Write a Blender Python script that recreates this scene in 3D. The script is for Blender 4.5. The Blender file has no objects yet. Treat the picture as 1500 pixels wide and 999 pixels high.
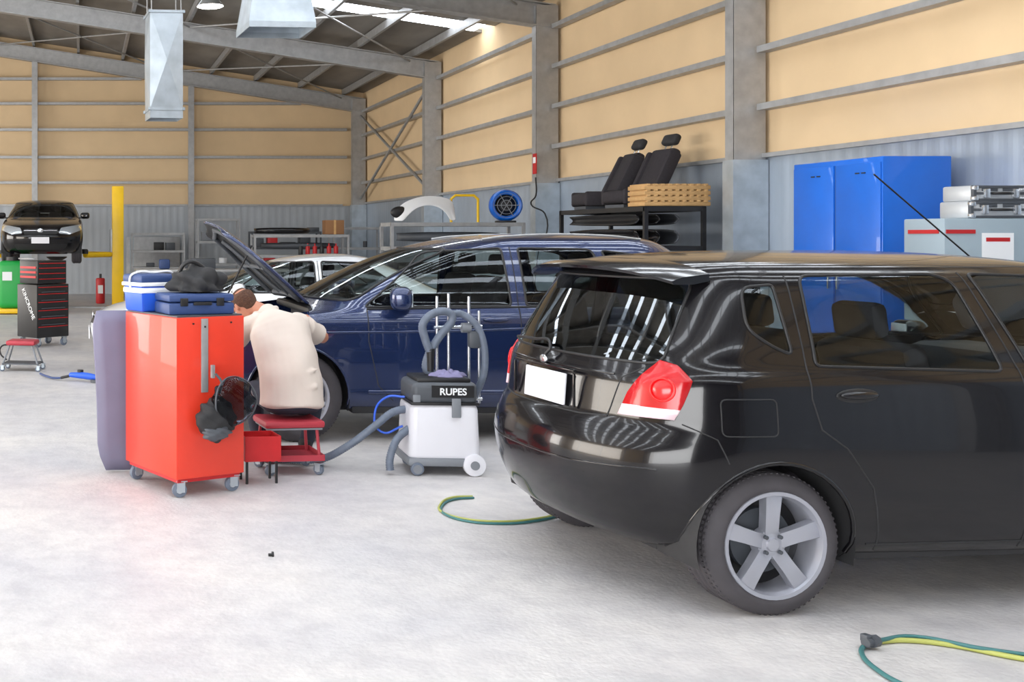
import bpy, bmesh, math, random
from mathutils import Vector, Matrix, Euler
from mathutils.bvhtree import BVHTree
random.seed(3)
S=bpy.context.scene
COL=S.collection
rad=math.radians

# ------------------------------------------------------------ helpers
def lin(c):
    r=[]
    for v in c:
        v/=255.0
        r.append(v/12.92 if v<=.04045 else ((v+.055)/1.055)**2.4)
    return r+[1.0]

def M(name,col,rough=.5,metal=0,noise=0,nscale=4,bump=0,bscale=60,coat=0,emit=None,estr=0,stretch=None,spec=None,col2=None):
    m=bpy.data.materials.new(name); m.use_nodes=True
    nt=m.node_tree; b=nt.nodes['Principled BSDF']
    b.inputs['Base Color'].default_value=lin(col)
    b.inputs['Roughness'].default_value=rough
    b.inputs['Metallic'].default_value=metal
    if coat: 
        b.inputs['Coat Weight'].default_value=coat; b.inputs['Coat Roughness'].default_value=.03
    if spec is not None: b.inputs['Specular IOR Level'].default_value=spec
    if emit is not None:
        b.inputs['Emission Color'].default_value=lin(emit); b.inputs['Emission Strength'].default_value=estr
    if noise or bump or col2:
        tc=nt.nodes.new('ShaderNodeTexCoord'); mp=nt.nodes.new('ShaderNodeMapping')
        nt.links.new(tc.outputs['Object'],mp.inputs['Vector'])
        if stretch: mp.inputs['Scale'].default_value=stretch
    if noise or col2:
        n=nt.nodes.new('ShaderNodeTexNoise'); n.inputs['Scale'].default_value=nscale; n.inputs['Detail'].default_value=5
        nt.links.new(mp.outputs[0],n.inputs['Vector'])
        r=nt.nodes.new('ShaderNodeValToRGB')
        c=lin(col); k=1-noise
        r.color_ramp.elements[0].position=.3; r.color_ramp.elements[1].position=.7
        r.color_ramp.elements[0].color=lin(col2) if col2 else [c[0]*k,c[1]*k,c[2]*k,1]
        r.color_ramp.elements[1].color=c
        nt.links.new(n.outputs['Fac'],r.inputs['Fac']); nt.links.new(r.outputs[0],b.inputs['Base Color'])
    if bump:
        n2=nt.nodes.new('ShaderNodeTexNoise'); n2.inputs['Scale'].default_value=bscale; n2.inputs['Detail'].default_value=3
        nt.links.new(mp.outputs[0],n2.inputs['Vector'])
        bp=nt.nodes.new('ShaderNodeBump'); bp.inputs['Strength'].default_value=bump; bp.inputs['Distance'].default_value=.02
        nt.links.new(n2.outputs['Fac'],bp.inputs['Height']); nt.links.new(bp.outputs[0],b.inputs['Normal'])
    return m

def Mglass(name,tint,ior=1.5):
    m=bpy.data.materials.new(name); m.use_nodes=True
    nt=m.node_tree; nt.nodes.clear()
    o=nt.nodes.new('ShaderNodeOutputMaterial'); mx=nt.nodes.new('ShaderNodeMixShader')
    t=nt.nodes.new('ShaderNodeBsdfTransparent'); g=nt.nodes.new('ShaderNodeBsdfGlossy'); f=nt.nodes.new('ShaderNodeFresnel')
    t.inputs[0].default_value=[tint[0],tint[1],tint[2],1]; g.inputs['Roughness'].default_value=.02; f.inputs['IOR'].default_value=ior
    g.inputs['Color'].default_value=(.9,.95,1,1)
    nt.links.new(f.outputs[0],mx.inputs[0]); nt.links.new(t.outputs[0],mx.inputs[1]); nt.links.new(g.outputs[0],mx.inputs[2])
    nt.links.new(mx.outputs[0],o.inputs['Surface'])
    return m

def group(name,loc=(0,0,0),rot=(0,0,0)):
    e=bpy.data.objects.new(name,None); COL.objects.link(e); e.location=loc; e.rotation_euler=rot
    e.empty_display_size=.1
    return e

def obj(name,bm,mats,parent=None,loc=(0,0,0),rot=(0,0,0),smooth=35):
    me=bpy.data.meshes.new(name)
    bmesh.ops.recalc_face_normals(bm,faces=bm.faces[:]) if smooth is not None and smooth<900 else None
    bm.to_mesh(me); bm.free()
    if not isinstance(mats,(list,tuple)): mats=[mats]
    for m in mats: me.materials.append(m)
    if smooth:
        me.shade_smooth()
        if smooth<180: me.set_sharp_from_angle(angle=rad(smooth))
    o=bpy.data.objects.new(name,me); COL.objects.link(o)
    o.location=loc; o.rotation_euler=rot
    if parent: o.parent=parent
    return o

def rotm(r): return Euler(r).to_matrix().to_4x4()

def bm_box(bm,size,loc=(0,0,0),rot=(0,0,0),bevel=0,seg=2,taper=None,mi=0):
    r=bmesh.ops.create_cube(bm,size=1)
    vs=r['verts']
    for v in vs:
        v.co=Vector((v.co.x*size[0],v.co.y*size[1],v.co.z*size[2]))
        if taper and v.co.z>0: v.co.x*=taper; v.co.y*=taper
    fs=set(f for v in vs for f in v.link_faces)
    if bevel:
        es=list(set(e for v in vs for e in v.link_edges))
        rr=bmesh.ops.bevel(bm,geom=es,offset=bevel,segments=seg,affect='EDGES',profile=.5)
        vs=list(set(rr['verts'])|set(v for v in vs if v.is_valid))
        fs=set(f for v in vs for f in v.link_faces)
    for f in fs: f.material_index=mi
    bmesh.ops.transform(bm,matrix=Matrix.Translation(loc)@rotm(rot),verts=vs)
    return vs

def box(name,size,loc,mat,parent=None,rot=(0,0,0),bevel=0,seg=2,taper=None):
    bm=bmesh.new(); bm_box(bm,size,(0,0,0),(0,0,0),bevel,seg,taper)
    return obj(name,bm,mat,parent,loc,rot)

def boxes(name,lst,mat,parent=None,loc=(0,0,0),rot=(0,0,0),bevel=0):
    bm=bmesh.new()
    for b in lst:
        bm_box(bm,b[0],b[1],b[2] if len(b)>2 else (0,0,0),bevel)
    return obj(name,bm,mat,parent,loc,rot)

def bm_cyl(bm,r,h,loc=(0,0,0),rot=(0,0,0),r2=None,seg=24,bevel=0,mi=0):
    rr=bmesh.ops.create_cone(bm,cap_ends=True,segments=seg,radius1=r,radius2=r if r2 is None else r2,depth=h)
    vs=rr['verts']
    if bevel:
        es=[e for e in set(e for v in vs for e in v.link_edges) if abs(e.verts[0].co.z-e.verts[1].co.z)<1e-5]
        r3=bmesh.ops.bevel(bm,geom=es,offset=bevel,segments=2,affect='EDGES',profile=.5)
        vs=list(set(r3['verts'])|set(v for v in vs if v.is_valid))
    for f in set(f for v in vs for f in v.link_faces): f.material_index=mi
    bmesh.ops.transform(bm,matrix=Matrix.Translation(loc)@rotm(rot),verts=vs)

def cyl(name,r,h,loc,mat,parent=None,rot=(0,0,0),r2=None,seg=24,bevel=0):
    bm=bmesh.new(); bm_cyl(bm,r,h,(0,0,0),(0,0,0),r2,seg,bevel)
    return obj(name,bm,mat,parent,loc,rot)

def sph(name,size,loc,mat,parent=None,rot=(0,0,0),seg=20):
    bm=bmesh.new(); bmesh.ops.create_uvsphere(bm,u_segments=seg,v_segments=seg//2+2,radius=1)
    for v in bm.verts: v.co=Vector((v.co.x*size[0],v.co.y*size[1],v.co.z*size[2]))
    return obj(name,bm,mat,parent,loc,rot,smooth=180)

def revolve(name,prof,mat,parent=None,loc=(0,0,0),rot=(0,0,0),seg=48,smooth=40,closed=False):
    bm=bmesh.new(); rings=[]
    for k in range(seg):
        a=2*math.pi*k/seg
        rings.append([bm.verts.new((p[0]*math.cos(a),p[0]*math.sin(a),p[1])) for p in prof])
    n=len(prof)
    for k in range(seg):
        A=rings[k];B=rings[(k+1)%seg]
        for i in range(n if closed else n-1):
            j=(i+1)%n
            bm.faces.new((A[i],B[i],B[j],A[j]))
    bmesh.ops.remove_doubles(bm,verts=bm.verts[:],dist=1e-5)
    return obj(name,bm,mat,parent,loc,rot,smooth)

def tube(name,pts,r,mat,parent=None,cyclic=False,smooth=True,res=6,loc=(0,0,0),rot=(0,0,0)):
    cu=bpy.data.curves.new(name,'CURVE'); cu.dimensions='3D'; cu.bevel_depth=r; cu.bevel_resolution=3
    cu.use_fill_caps=True
    if smooth and len(pts)>2:
        sp=cu.splines.new('BEZIER'); sp.bezier_points.add(len(pts)-1)
        for i,p in enumerate(pts):
            bp=sp.bezier_points[i]; bp.co=p; bp.handle_left_type='AUTO'; bp.handle_right_type='AUTO'
        cu.resolution_u=res
    else:
        sp=cu.splines.new('POLY'); sp.points.add(len(pts)-1)
        for i,p in enumerate(pts): sp.points[i].co=(p[0],p[1],p[2],1)
    sp.use_cyclic_u=cyclic
    cu.materials.append(mat)
    o=bpy.data.objects.new(name,cu); COL.objects.link(o); o.location=loc; o.rotation_euler=rot
    if parent: o.parent=parent
    return o

def ribhose(name,pts,r,mat,parent=None,loc=(0,0,0),pitch=.016):
    rows=catmull([list(p) for p in pts],14)
    P=[Vector(q) for q in rows]
    out=[P[0]];acc=0;step=pitch/2
    for a,b in zip(P[:-1],P[1:]):
        L=(b-a).length;d=step-acc
        while d<=L: out.append(a.lerp(b,d/L)); d+=step
        acc=L-(d-step)
    P=out;bm=bmesh.new();rings=[];prev=Vector((0,0,1))
    for i,p in enumerate(P):
        t=(P[min(i+1,len(P)-1)]-P[max(i-1,0)]).normalized()
        u=prev-t*prev.dot(t)
        if u.length<.05: u=Vector((1,0,0))-t*t.x
        u.normalize();prev=u;v=t.cross(u);rr=r*(1.0 if i%2 else .86)
        rings.append([bm.verts.new(p+u*rr*math.cos(2*math.pi*k/12)+v*rr*math.sin(2*math.pi*k/12)) for k in range(12)])
    for A,B in zip(rings[:-1],rings[1:]):
        for k in range(12): bm.faces.new((A[k],A[(k+1)%12],B[(k+1)%12],B[k]))
    bm.faces.new(rings[0]);bm.faces.new(rings[-1][::-1])
    return obj(name,bm,mat,parent,loc,smooth=80)

def round_poly(pts,r,n=4):
    out=[];N=len(pts)
    for i in range(N):
        p=Vector(pts[i]);a=Vector(pts[i-1]);b=Vector(pts[(i+1)%N])
        rr=r[i] if isinstance(r,(list,tuple)) else r
        da=(a-p);db=(b-p)
        la=min(rr,da.length*.45);lb=min(rr,db.length*.45)
        A=p+da.normalized()*la;B=p+db.normalized()*lb
        for k in range(n+1):
            t=k/n
            q=A*(1-t)**2+p*2*t*(1-t)+B*t*t
            out.append((q.x,q.y))
    return out

def inpoly(x,y,poly):
    c=False;n=len(poly);j=n-1
    for i in range(n):
        xi,yi=poly[i];xj,yj=poly[j]
        if (yi>y)!=(yj>y) and x<(xj-xi)*(y-yi)/(yj-yi)+xi: c=not c
        j=i
    return c

def catmull(rows,sub):
    out=[];n=len(rows)
    for i in range(n-1):
        p0=rows[max(i-1,0)];p1=rows[i];p2=rows[i+1];p3=rows[min(i+2,n-1)]
        for k in range(sub):
            t=k/sub
            out.append([.5*((2*b)+(-a+c)*t+(2*a-5*b+4*c-d)*t*t+(-a+3*b-3*c+d)*t**3) for a,b,c,d in zip(p0,p1,p2,p3)])
    out.append(list(rows[-1]))
    return out

# ------------------------------------------------------------ materials
m_floor=M('concrete_floor',(208,204,200),.5,col2=(188,186,188),nscale=1.1,bump=.15,bscale=40)
def floor_mat():
    m=m_floor; nt=m.node_tree; b=nt.nodes['Principled BSDF']
    ramp=[n for n in nt.nodes if n.type=='VALTORGB'][0]
    tc=[n for n in nt.nodes if n.type=='TEX_COORD'][0]
    n=nt.nodes.new('ShaderNodeTexNoise'); n.inputs['Scale'].default_value=6; n.inputs['Detail'].default_value=9; n.inputs['Roughness'].default_value=.72
    nt.links.new(tc.outputs['Object'],n.inputs['Vector'])
    r=nt.nodes.new('ShaderNodeValToRGB'); r.color_ramp.elements[0].position=.36; r.color_ramp.elements[1].position=.58
    r.color_ramp.elements[0].color=(.84,.84,.855,1); r.color_ramp.elements[1].color=(1,1,1,1)
    mx=nt.nodes.new('ShaderNodeMix'); mx.data_type='RGBA'; mx.blend_type='MULTIPLY'; mx.inputs[0].default_value=1
    nt.links.new(n.outputs['Fac'],r.inputs['Fac'])
    nt.links.new(ramp.outputs[0],mx.inputs[6]); nt.links.new(r.outputs[0],mx.inputs[7])
    nt.links.new(mx.outputs[2],b.inputs['Base Color'])
floor_mat()
m_tan=M('tan_insulation',(222,195,156),.8,noise=.08,nscale=1.5,bump=.25,bscale=3)
m_dado=M('galvanised_cladding',(168,180,194),.45,metal=.35,noise=.18,nscale=2.5,stretch=(1,1,.4))
m_dadob=M('galvanised_cladding_back',(176,182,188),.5,metal=.25,noise=.15,nscale=2,stretch=(1,1,.5))
m_galv=M('galvanised_steel',(176,177,178),.45,metal=.5,noise=.2,nscale=8)
m_galvb=M('galvanised_steel_bright',(190,200,208),.38,metal=.6,noise=.25,nscale=5)
m_roof=M('roof_foil',(150,145,138),.6,metal=.25,noise=.4,nscale=1.6,stretch=(1,.4,1))
m_sky=M('skylight_sheet',(255,255,255),.5,emit=(240,247,255),estr=7)
m_wallf=M('front_wall_grey',(100,102,106),.7,noise=.1)
m_blk=M('black_plastic',(28,28,30),.45)
m_blk2=M('black_rubber',(42,42,44),.75,noise=.2,nscale=20)
m_tyre=M('tyre_rubber',(70,67,71),.75,noise=.2,nscale=12)
m_blackpaint=M('black_car_paint',(17,16,19),.16,coat=.4,spec=.3)
m_bluepaint=M('navy_car_paint',(28,44,84),.25,metal=.35,coat=1)
m_whitep=M('white_car_paint',(224,227,230),.3,coat=1)
m_alloy=M('alloy_wheel',(176,178,188),.38,metal=.55)
m_glass=Mglass('car_glass',(.72,.78,.76),1.4)
m_glassd=Mglass('car_glass_dark',(.20,.23,.22),1.8)
m_clear=Mglass('smoked_visor',(.34,.35,.38),1.25)
m_int=M('car_interior',(60,60,66),.8)
m_seat=M('seat_fabric',(46,42,47),.85,noise=.3,nscale=30)
m_redl=M('tail_lamp_red',(178,8,18),.25,coat=.25)
m_redb=M('tail_lamp_bright',(235,24,28),.22,coat=.3,emit=(255,20,22),estr=.25)
m_clr=M('tail_lamp_clear',(226,196,204),.25,coat=.4)
m_plate=M('plate_white',(222,222,228),.4)
m_hl=M('headlamp_lens',(190,198,205),.15,metal=.4,coat=1)
m_red=M('red_enamel',(222,58,36),.42,noise=.06,nscale=6,coat=.2)
m_redd=M('red_dark',(190,30,34),.45,noise=.15,nscale=9)
m_redpad=M('red_vinyl',(168,52,64),.5)
m_purple=M('grey_purple_panel',(122,119,142),.55,noise=.1,nscale=5)
m_blue=M('blue_enamel',(4,100,205),.35,noise=.1,nscale=3,coat=.3)
m_blued=M('blue_plastic_dark',(46,68,116),.5)
m_blueb=M('blue_plastic',(40,90,205),.4)
m_white=M('white_plastic',(232,234,236),.4)
m_offw=M('off_white_plastic',(218,218,224),.4,noise=.05)
m_grey=M('grey_plastic',(120,124,130),.5)
m_dgrey=M('dark_grey_plastic',(72,76,82),.5)
m_hose=M('grey_hose',(104,114,130),.5,noise=.2,nscale=30)
m_chrome=M('chrome',(215,218,222),.2,metal=.9)
m_yel=M('yellow_enamel',(242,196,22),.4,noise=.08)
m_green=M('green_plastic',(28,160,70),.45)
m_card=M('cardboard',(196,156,104),.85,noise=.15,nscale=10)
m_shirt=M('shirt_cotton',(206,194,184),.95,noise=.06,nscale=3,bump=.15,bscale=5)
m_trou=M('trousers',(46,48,62),.9,noise=.2,nscale=10)
m_skin=M('skin',(186,126,100),.55)
m_hair=M('brown_hair',(92,60,42),.8,noise=.4,nscale=60,bump=.6,bscale=90)
m_lilac=M('lilac_cloth',(126,122,156),.8)
m_alu=M('aluminium_case',(198,202,206),.4,metal=.5,noise=.1)
m_bench=M('grey_cabinet',(150,166,176),.45,noise=.06)
m_lamp=M('lamp_emit',(255,255,255),.4,emit=(255,250,235),estr=18)
m_hosey=M('hose_yellow_green',(170,174,92),.5)
m_hoseb=M('hose_teal',(58,110,110),.5)
m_ybrown=M('brown_box',(140,100,66),.8)

# ------------------------------------------------------------ camera
h=1.62; F=1560.; CX=120.; CY=347.
cam=bpy.data.cameras.new('camera'); camo=bpy.data.objects.new('camera',cam); COL.objects.link(camo)
camo.location=(0,0,h); camo.rotation_euler=(rad(90),0,0)
cam.sensor_width=36; cam.lens=F/1500*36
cam.shift_x=(750-CX)/1500; cam.shift_y=-(499.5-CY)/1500
cam.clip_end=200
S.camera=camo

# ------------------------------------------------------------ room shell
XR=8.0; XL=-16.; YB=30.3; YF=-7.; XRIDGE=-4.; SLP=.155
def roofz(x): return 5.72+SLP*((8-x) if x>XRIDGE else (8-XRIDGE)-(XRIDGE-x))
bm=bmesh.new(); bm_box(bm,(XR-XL+.6,YB-YF+12,.2),((XR+XL)/2,(YB+YF)/2-6,-.1))
obj('floor',bm,m_floor)
def corrug(name,a,b,z0,z1,mat,n,depth=.02,inward=(0,0)):
    bm=bmesh.new(); vs=[]
    a=Vector(a);b=Vector(b)
    nrm=Vector((inward[0],inward[1],0))
    for i in range(n*4+1):
        t=i/(n*4); off=[0,depth,depth,0][i%4] if i<n*4 else 0
        p=a.lerp(b,t)
        q=Vector((p.x,p.y,0))+nrm*off
        vs.append((bm.verts.new((q.x,q.y,z0)),bm.verts.new((q.x,q.y,z1))))
    for i in range(len(vs)-1): bm.faces.new((vs[i][0],vs[i+1][0],vs[i+1][1],vs[i][1]))
    return bm
box('wall_right',(.12,YB-YF+.2,5.85),(XR+.08,(YB+YF)/2,2.925),m_tan)
bm=bmesh.new()
pp=[(XL,0),(XR+.14,0),(XR+.14,roofz(8)),(XRIDGE,roofz(XRIDGE)),(XL,roofz(XL))]
f=bm.faces.new([bm.verts.new((p[0],YB+.02,p[1])) for p in pp])
r=bmesh.ops.extrude_face_region(bm,geom=[f])
for v in r['geom']:
    if isinstance(v,bmesh.types.BMVert): v.co.y+=.12
obj('wall_back',bm,m_tan)
box('wall_left',(.12,YB-YF+.2,roofz(XL)),(XL-.08,(YB+YF)/2,roofz(XL)/2),m_tan)
boxes('wall_front',[((2.5,.15,6),(XL+1.2,YF,3)),((9.2,.15,7),(XR-4.5,YF,3.5)),((XR-XL,.15,2.6),((XR+XL)/2,YF,5.9))],m_wallf)
obj('trim_1',corrug('d',(XR,YF,0),(XR,YB,0),0,2.55,m_dado,190,.003,(-1,0)),m_dado,smooth=0)
obj('trim_2',corrug('d',(XL,YB,0),(XR,YB,0),0,2.5,m_dadob,120,.003,(0,-1)),m_dadob,smooth=0)
sky=[(-3.5,-3.0),(-.6,-.1),(1.9,2.35),(3.6,4.05),(5.3,5.75),(7.2,7.65),(8.9,9.35),(10.4,10.9),(20.7,21.35)]
segs=[];y=YF
for a,b in sky: segs.append((y,a)); y=b
segs.append((y,YB+.2))
def roofquad(bm,x0,x1,y0,y1,dz):
    v=[bm.verts.new((x,yy,roofz(x)+dz)) for x,yy in ((x0,y0),(x1,y0),(x1,y1),(x0,y1))]
    bm.faces.new(v)
    w=[bm.verts.new((q.co.x,q.co.y,q.co.z+.06)) for q in v]
    bm.faces.new(w[::-1])
    for i in range(4): bm.faces.new((v[i],w[i],w[(i+1)%4],v[(i+1)%4]))
bm=bmesh.new()
for a,b in segs:
    roofquad(bm,XRIDGE,XR+.2,a,b,.0); roofquad(bm,XL-.2,XRIDGE,a,b,.0)
obj('ceiling',bm,m_roof,smooth=0)
for i,(a,b) in enumerate(sky):
    bm=bmesh.new(); roofquad(bm,XRIDGE+.4,XR-.15,a,b,.0); roofquad(bm,XL+.4,XRIDGE-.4,a,b,.0)
    obj('window_%d'%(i+1),bm,m_sky,smooth=0)
sl=math.atan(SLP)
bm=bmesh.new()
x=7.4
while x>-15.5:
    bm_box(bm,(.07,YB-YF-.2,.16),(x,(YB+YF)/2,roofz(x)-.10)); x-=1.25
obj('roof_purlins',bm,m_galv,smooth=0)
frames=[-5,1.2,6.9,12.5,17.9,23.7,30.0]
for y in frames:
    bm=bmesh.new()
    for s,xa,xb in ((1,7.9,XRIDGE),(-1,XRIDGE,XL+.1)):
        cx=(xa+xb)/2; ln=abs(xa-xb)/math.cos(sl)
        zc=roofz(cx)-.22-.2
        rot=(0,s*sl,0)
        for dz,wd,tk in ((.19,.2,.02),(-.19,.2,.02),(0,.015,.38)):
            bm_box(bm,(ln,wd,tk),(cx+dz*math.sin(s*sl),y,zc+dz*math.cos(sl)),rot)
    obj('roof_rafter',bm,m_galv,smooth=0)
    bm=bmesh.new()
    for d,wd,tk in ((-.175,.17,.02),(.175,.17,.02),(0,.015,.36)):
        bm_box(bm,(tk,wd,5.5),(7.785+d,y,2.75))
    bm_box(bm,(.37,.012,5.5),(7.785,y-.08,2.75))
    obj('steel_column',bm,m_galv,smooth=0)
    bm=bmesh.new()
    bm_box(bm,(.3,.2,5.5),(XL+.2,y,2.75)); obj('steel_column',bm,m_galv,smooth=0)
for y in frames[3:]:
    bm=bmesh.new(); bm_box(bm,(.41,.012,2.52),(7.785,y-.10,1.26)); bm_box(bm,(.012,.20,2.52),(7.585,y,1.26))
    obj('column_guard',bm,m_galvb,smooth=0)
gz=[3.13,3.80,4.47,5.14]
bm=bmesh.new()
for z in gz:
    for a,b in zip(frames[:-1],frames[1:]):
        bm_box(bm,(.14,b-a-.25,.018),(7.91,(a+b)/2,z-.03)); bm_box(bm,(.018,b-a-.25,.07),(7.85,(a+b)/2,z))
bm_box(bm,(.05,YB-YF-.3,.05),(7.95,(YB+YF)/2,2.57))
obj('wall_girts',bm,m_galv,smooth=0)
bm=bmesh.new()
for z in (3.16,3.88,4.66,5.40,6.10):
    xr=7.5 if z<5.3 else 7.5-(z-5.2)/SLP
    bm_box(bm,(xr-XL-.2,.14,.018),((xr+XL+.2)/2,30.2,z-.03)); bm_box(bm,(xr-XL-.2,.018,.065),((xr+XL+.2)/2,30.13,z))
bm_box(bm,(7.5-XL-.2,.05,.05),((7.5+XL)/2,30.24,2.52))
for x in (-1.33,3.08,-6.,-10.5):
    bm_box(bm,(.16,.14,roofz(x)-.5),(x,30.05,(roofz(x)-.5)/2)) 
obj('wall_girts',bm,m_galv,smooth=0)
g=group('wall_bracing')
tube('rod_1',[(7.8,24.0,2.7),(7.8,29.8,5.0)],.035,m_galv,g,smooth=False)
tube('rod_2',[(7.8,24.0,5.0),(7.8,29.8,2.7)],.035,m_galv,g,smooth=False)
g=group('roof_bracing')
for (a,b) in ((12.5,17.9),(17.9,23.7),(23.7,30)):
    for (xa,xb) in ((7.3,2.4),(2.4,7.3),(2.4,-2.4),(-2.4,2.4)):
        tube('rod',[(xa,a,roofz(xa)-.3),(xb,b,roofz(xb)-.3)],.02,m_galv,g,smooth=False)
g=group('fire_sign',(7.56,17.78,0))
box('plate',(.012,.14,.34),(0,0,2.84),m_redd,g); box('label',(.014,.10,.1),(-.002,0,2.9),m_white,g)
g=group('high_bay_lamp')
X0,Y0=(308-120)/1560*19.,19.
zt=h+(347-8)/1560*19.
cyl('housing',.16,.16,(X0,Y0,zt+.12),m_grey,g); revolve('reflector',[(.14,.08),(.24,-.06)],m_alu,g,(X0,Y0,zt+.04))
cyl('bulb',.2,.03,(X0,Y0,zt-.01),m_lamp,g); cyl('cord',.012,roofz(X0)-zt-.2,(X0,Y0,(roofz(X0)+zt)/2+.08),m_blk,g)

def duct(nm,X,Y,z0,z1,w,d,flare,rotz):
    g=group(nm,(X,Y,0),(0,0,rotz))
    bm=bmesh.new()
    def ring(z,ww,dd): return [bm.verts.new(p) for p in ((-ww/2,-dd/2,z),(ww/2,-dd/2,z),(ww/2,dd/2,z),(-ww/2,dd/2,z))]
    rs=[ring(z0,w*flare,d*flare),ring(z0+.06,w*flare,d*flare),ring(z0+(.12 if flare==1 else .45),w,d)]
    for A,B in zip(rs[:-1],rs[1:]):
        for i in range(4): bm.faces.new((A[i],A[(i+1)%4],B[(i+1)%4],B[i]))
    top=ring(z1,w,d); bot=rs[-1]
    for i in range(4):
        a,b,c,e=bot[i],bot[(i+1)%4],top[(i+1)%4],top[i]
        ctr=(a.co+b.co+c.co+e.co)/4; nrm=Vector((ctr.x,ctr.y,0)).normalized()
        m=bm.verts.new(ctr+nrm*.040)
        for p,q in ((a,b),(b,c),(c,e),(e,a)): bm.faces.new((p,q,m))
    o=obj('duct_skin',bm,m_galvb,g,smooth=0); md=o.modifiers.new('s','SOLIDIFY'); md.thickness=.01
    zb=z0+(.12 if flare==1 else .45)
    boxes('flange',[((w+.05,.03,.035),(0,-d/2,zb)),((w+.05,.03,.035),(0,d/2,zb)),((.03,d+.05,.035),(-w/2,0,zb)),((.03,d+.05,.035),(w/2,0,zb)),
                    ((w+.05,.03,.035),(0,-d/2,z1)),((w+.05,.03,.035),(0,d/2,z1)),((.03,d+.05,.035),(-w/2,0,z1)),((.03,d+.05,.035),(w/2,0,z1))],m_galvb,g)
    for sx in (-1,1):
        for sy in (-1,1):
            cyl('hanger',.008,roofz(X)-z1-.05,(sx*w*.45,sy*d*.45,(roofz(X)+z1)/2-.03),m_galv,g,seg=8)
duct('ventilation_duct',(240-120)/1560*14.,14.,3.16,4.54,.43,.43,1,rad(5))
Yd=11.
duct('ventilation_duct',(403-120)/1560*Yd,Yd,h+(347-48)/1560*Yd,h+(347+60)/1560*Yd+.6,.56,.5,1.22,rad(4))

# ------------------------------------------------------------ wheels
def wheel(parent,name,loc,side,R,W,rimr,spokes=5,style='wide',steer=0):
    g=group(name,loc,(rad(90)*(1 if side<0 else -1),0,steer)); g.parent=parent
    hw=W/2
    prof=[(rimr-.004,-hw+.01),(rimr+.01,-hw-.004),(R-.05,-hw-.006),(R-.016,-hw+.012),(R-.003,-hw+.03)]
    for c in (-.55,-.18,.18,.55):
        z=c*hw
        prof+= [(R,z-.012),(R-.008,z-.006),(R-.008,z+.004),(R,z+.010)]
    prof+=[(R-.003,hw-.03),(R-.016,hw-.012),(R-.05,hw+.006),(rimr+.01,hw+.004),(rimr-.004,hw-.01)]
    revolve('tyre',prof,m_tyre,g,seg=64,smooth=50)
    bm=bmesh.new()
    for k in range(72):
        a=2*math.pi*k/72
        for s in (-1,1):
            bm_box(bm,(.006,.010,.034),((R-.004)*math.cos(a),(R-.004)*math.sin(a),s*(hw-.042)),(0,0,a))
    obj('tread_blocks',bm,m_tyre,g)
    rp=[(rimr,-hw+.005),(rimr-.02,-hw+.02),(rimr-.025,0),(rimr-.02,hw-.03),(rimr-.008,hw-.012),(rimr+.006,hw-.004),(rimr+.004,hw+.004),(rimr-.012,hw+.002),(rimr-.022,hw-.02)]
    revolve('rim_barrel',rp,m_alloy,g,smooth=45)
    revolve('brake_drum',[(0,hw-.09),(rimr*.62,hw-.09),(rimr*.62,-.02)],m_dgrey,g)
    revolve('back_plate',[(0,-.01),(rimr-.03,-.01)],m_blk,g)
    bm=bmesh.new()
    def sp(a,w0,w1,w2,off=0):
        pts=[(.03,-w0),(rimr*.55,-w1),(rimr-.012,-w2),(rimr-.012,w2),(rimr*.55,w1),(.03,w0)]
        z0=[hw-.035,hw-.028,hw-.02,hw-.02,hw-.028,hw-.035]
        top=[];bot=[]
        for (x,y),z in zip(pts,z0):
            y+=off*(1 if x>.05 else .3)
            X=x*math.cos(a)-y*math.sin(a);Y=x*math.sin(a)+y*math.cos(a)
            top.append(bm.verts.new((X,Y,z+.012)));bot.append(bm.verts.new((X,Y,z-.03)))
        bm.faces.new(top);bm.faces.new(bot[::-1])
        for i in range(6): bm.faces.new((top[i],bot[i],bot[(i+1)%6],top[(i+1)%6]))
    for k in range(spokes):
        a=2*math.pi*k/spokes+rad(90)
        if style=='wide': sp(a,.034,.027,.040)
        else:
            sp(a,.012,.011,.013,.02); sp(a,.012,.011,.013,-.02)
    bmesh.ops.bevel(bm,geom=bm.edges[:],offset=.004,segments=2,affect='EDGES',profile=.5)
    obj('spokes',bm,m_alloy,g)
    revolve('hub',[(0,hw-.012),(.026,hw-.012),(.03,hw-.02),(.062,hw-.024),(.066,hw-.07)],m_alloy,g)
    bm=bmesh.new()
    for k in range(4):
        a=2*math.pi*k/4+rad(45); bm_cyl(bm,.009,.02,(.046*math.cos(a),.046*math.sin(a),hw-.018),seg=6)
    obj('wheel_nuts',bm,m_dgrey,g)
    return g

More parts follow.
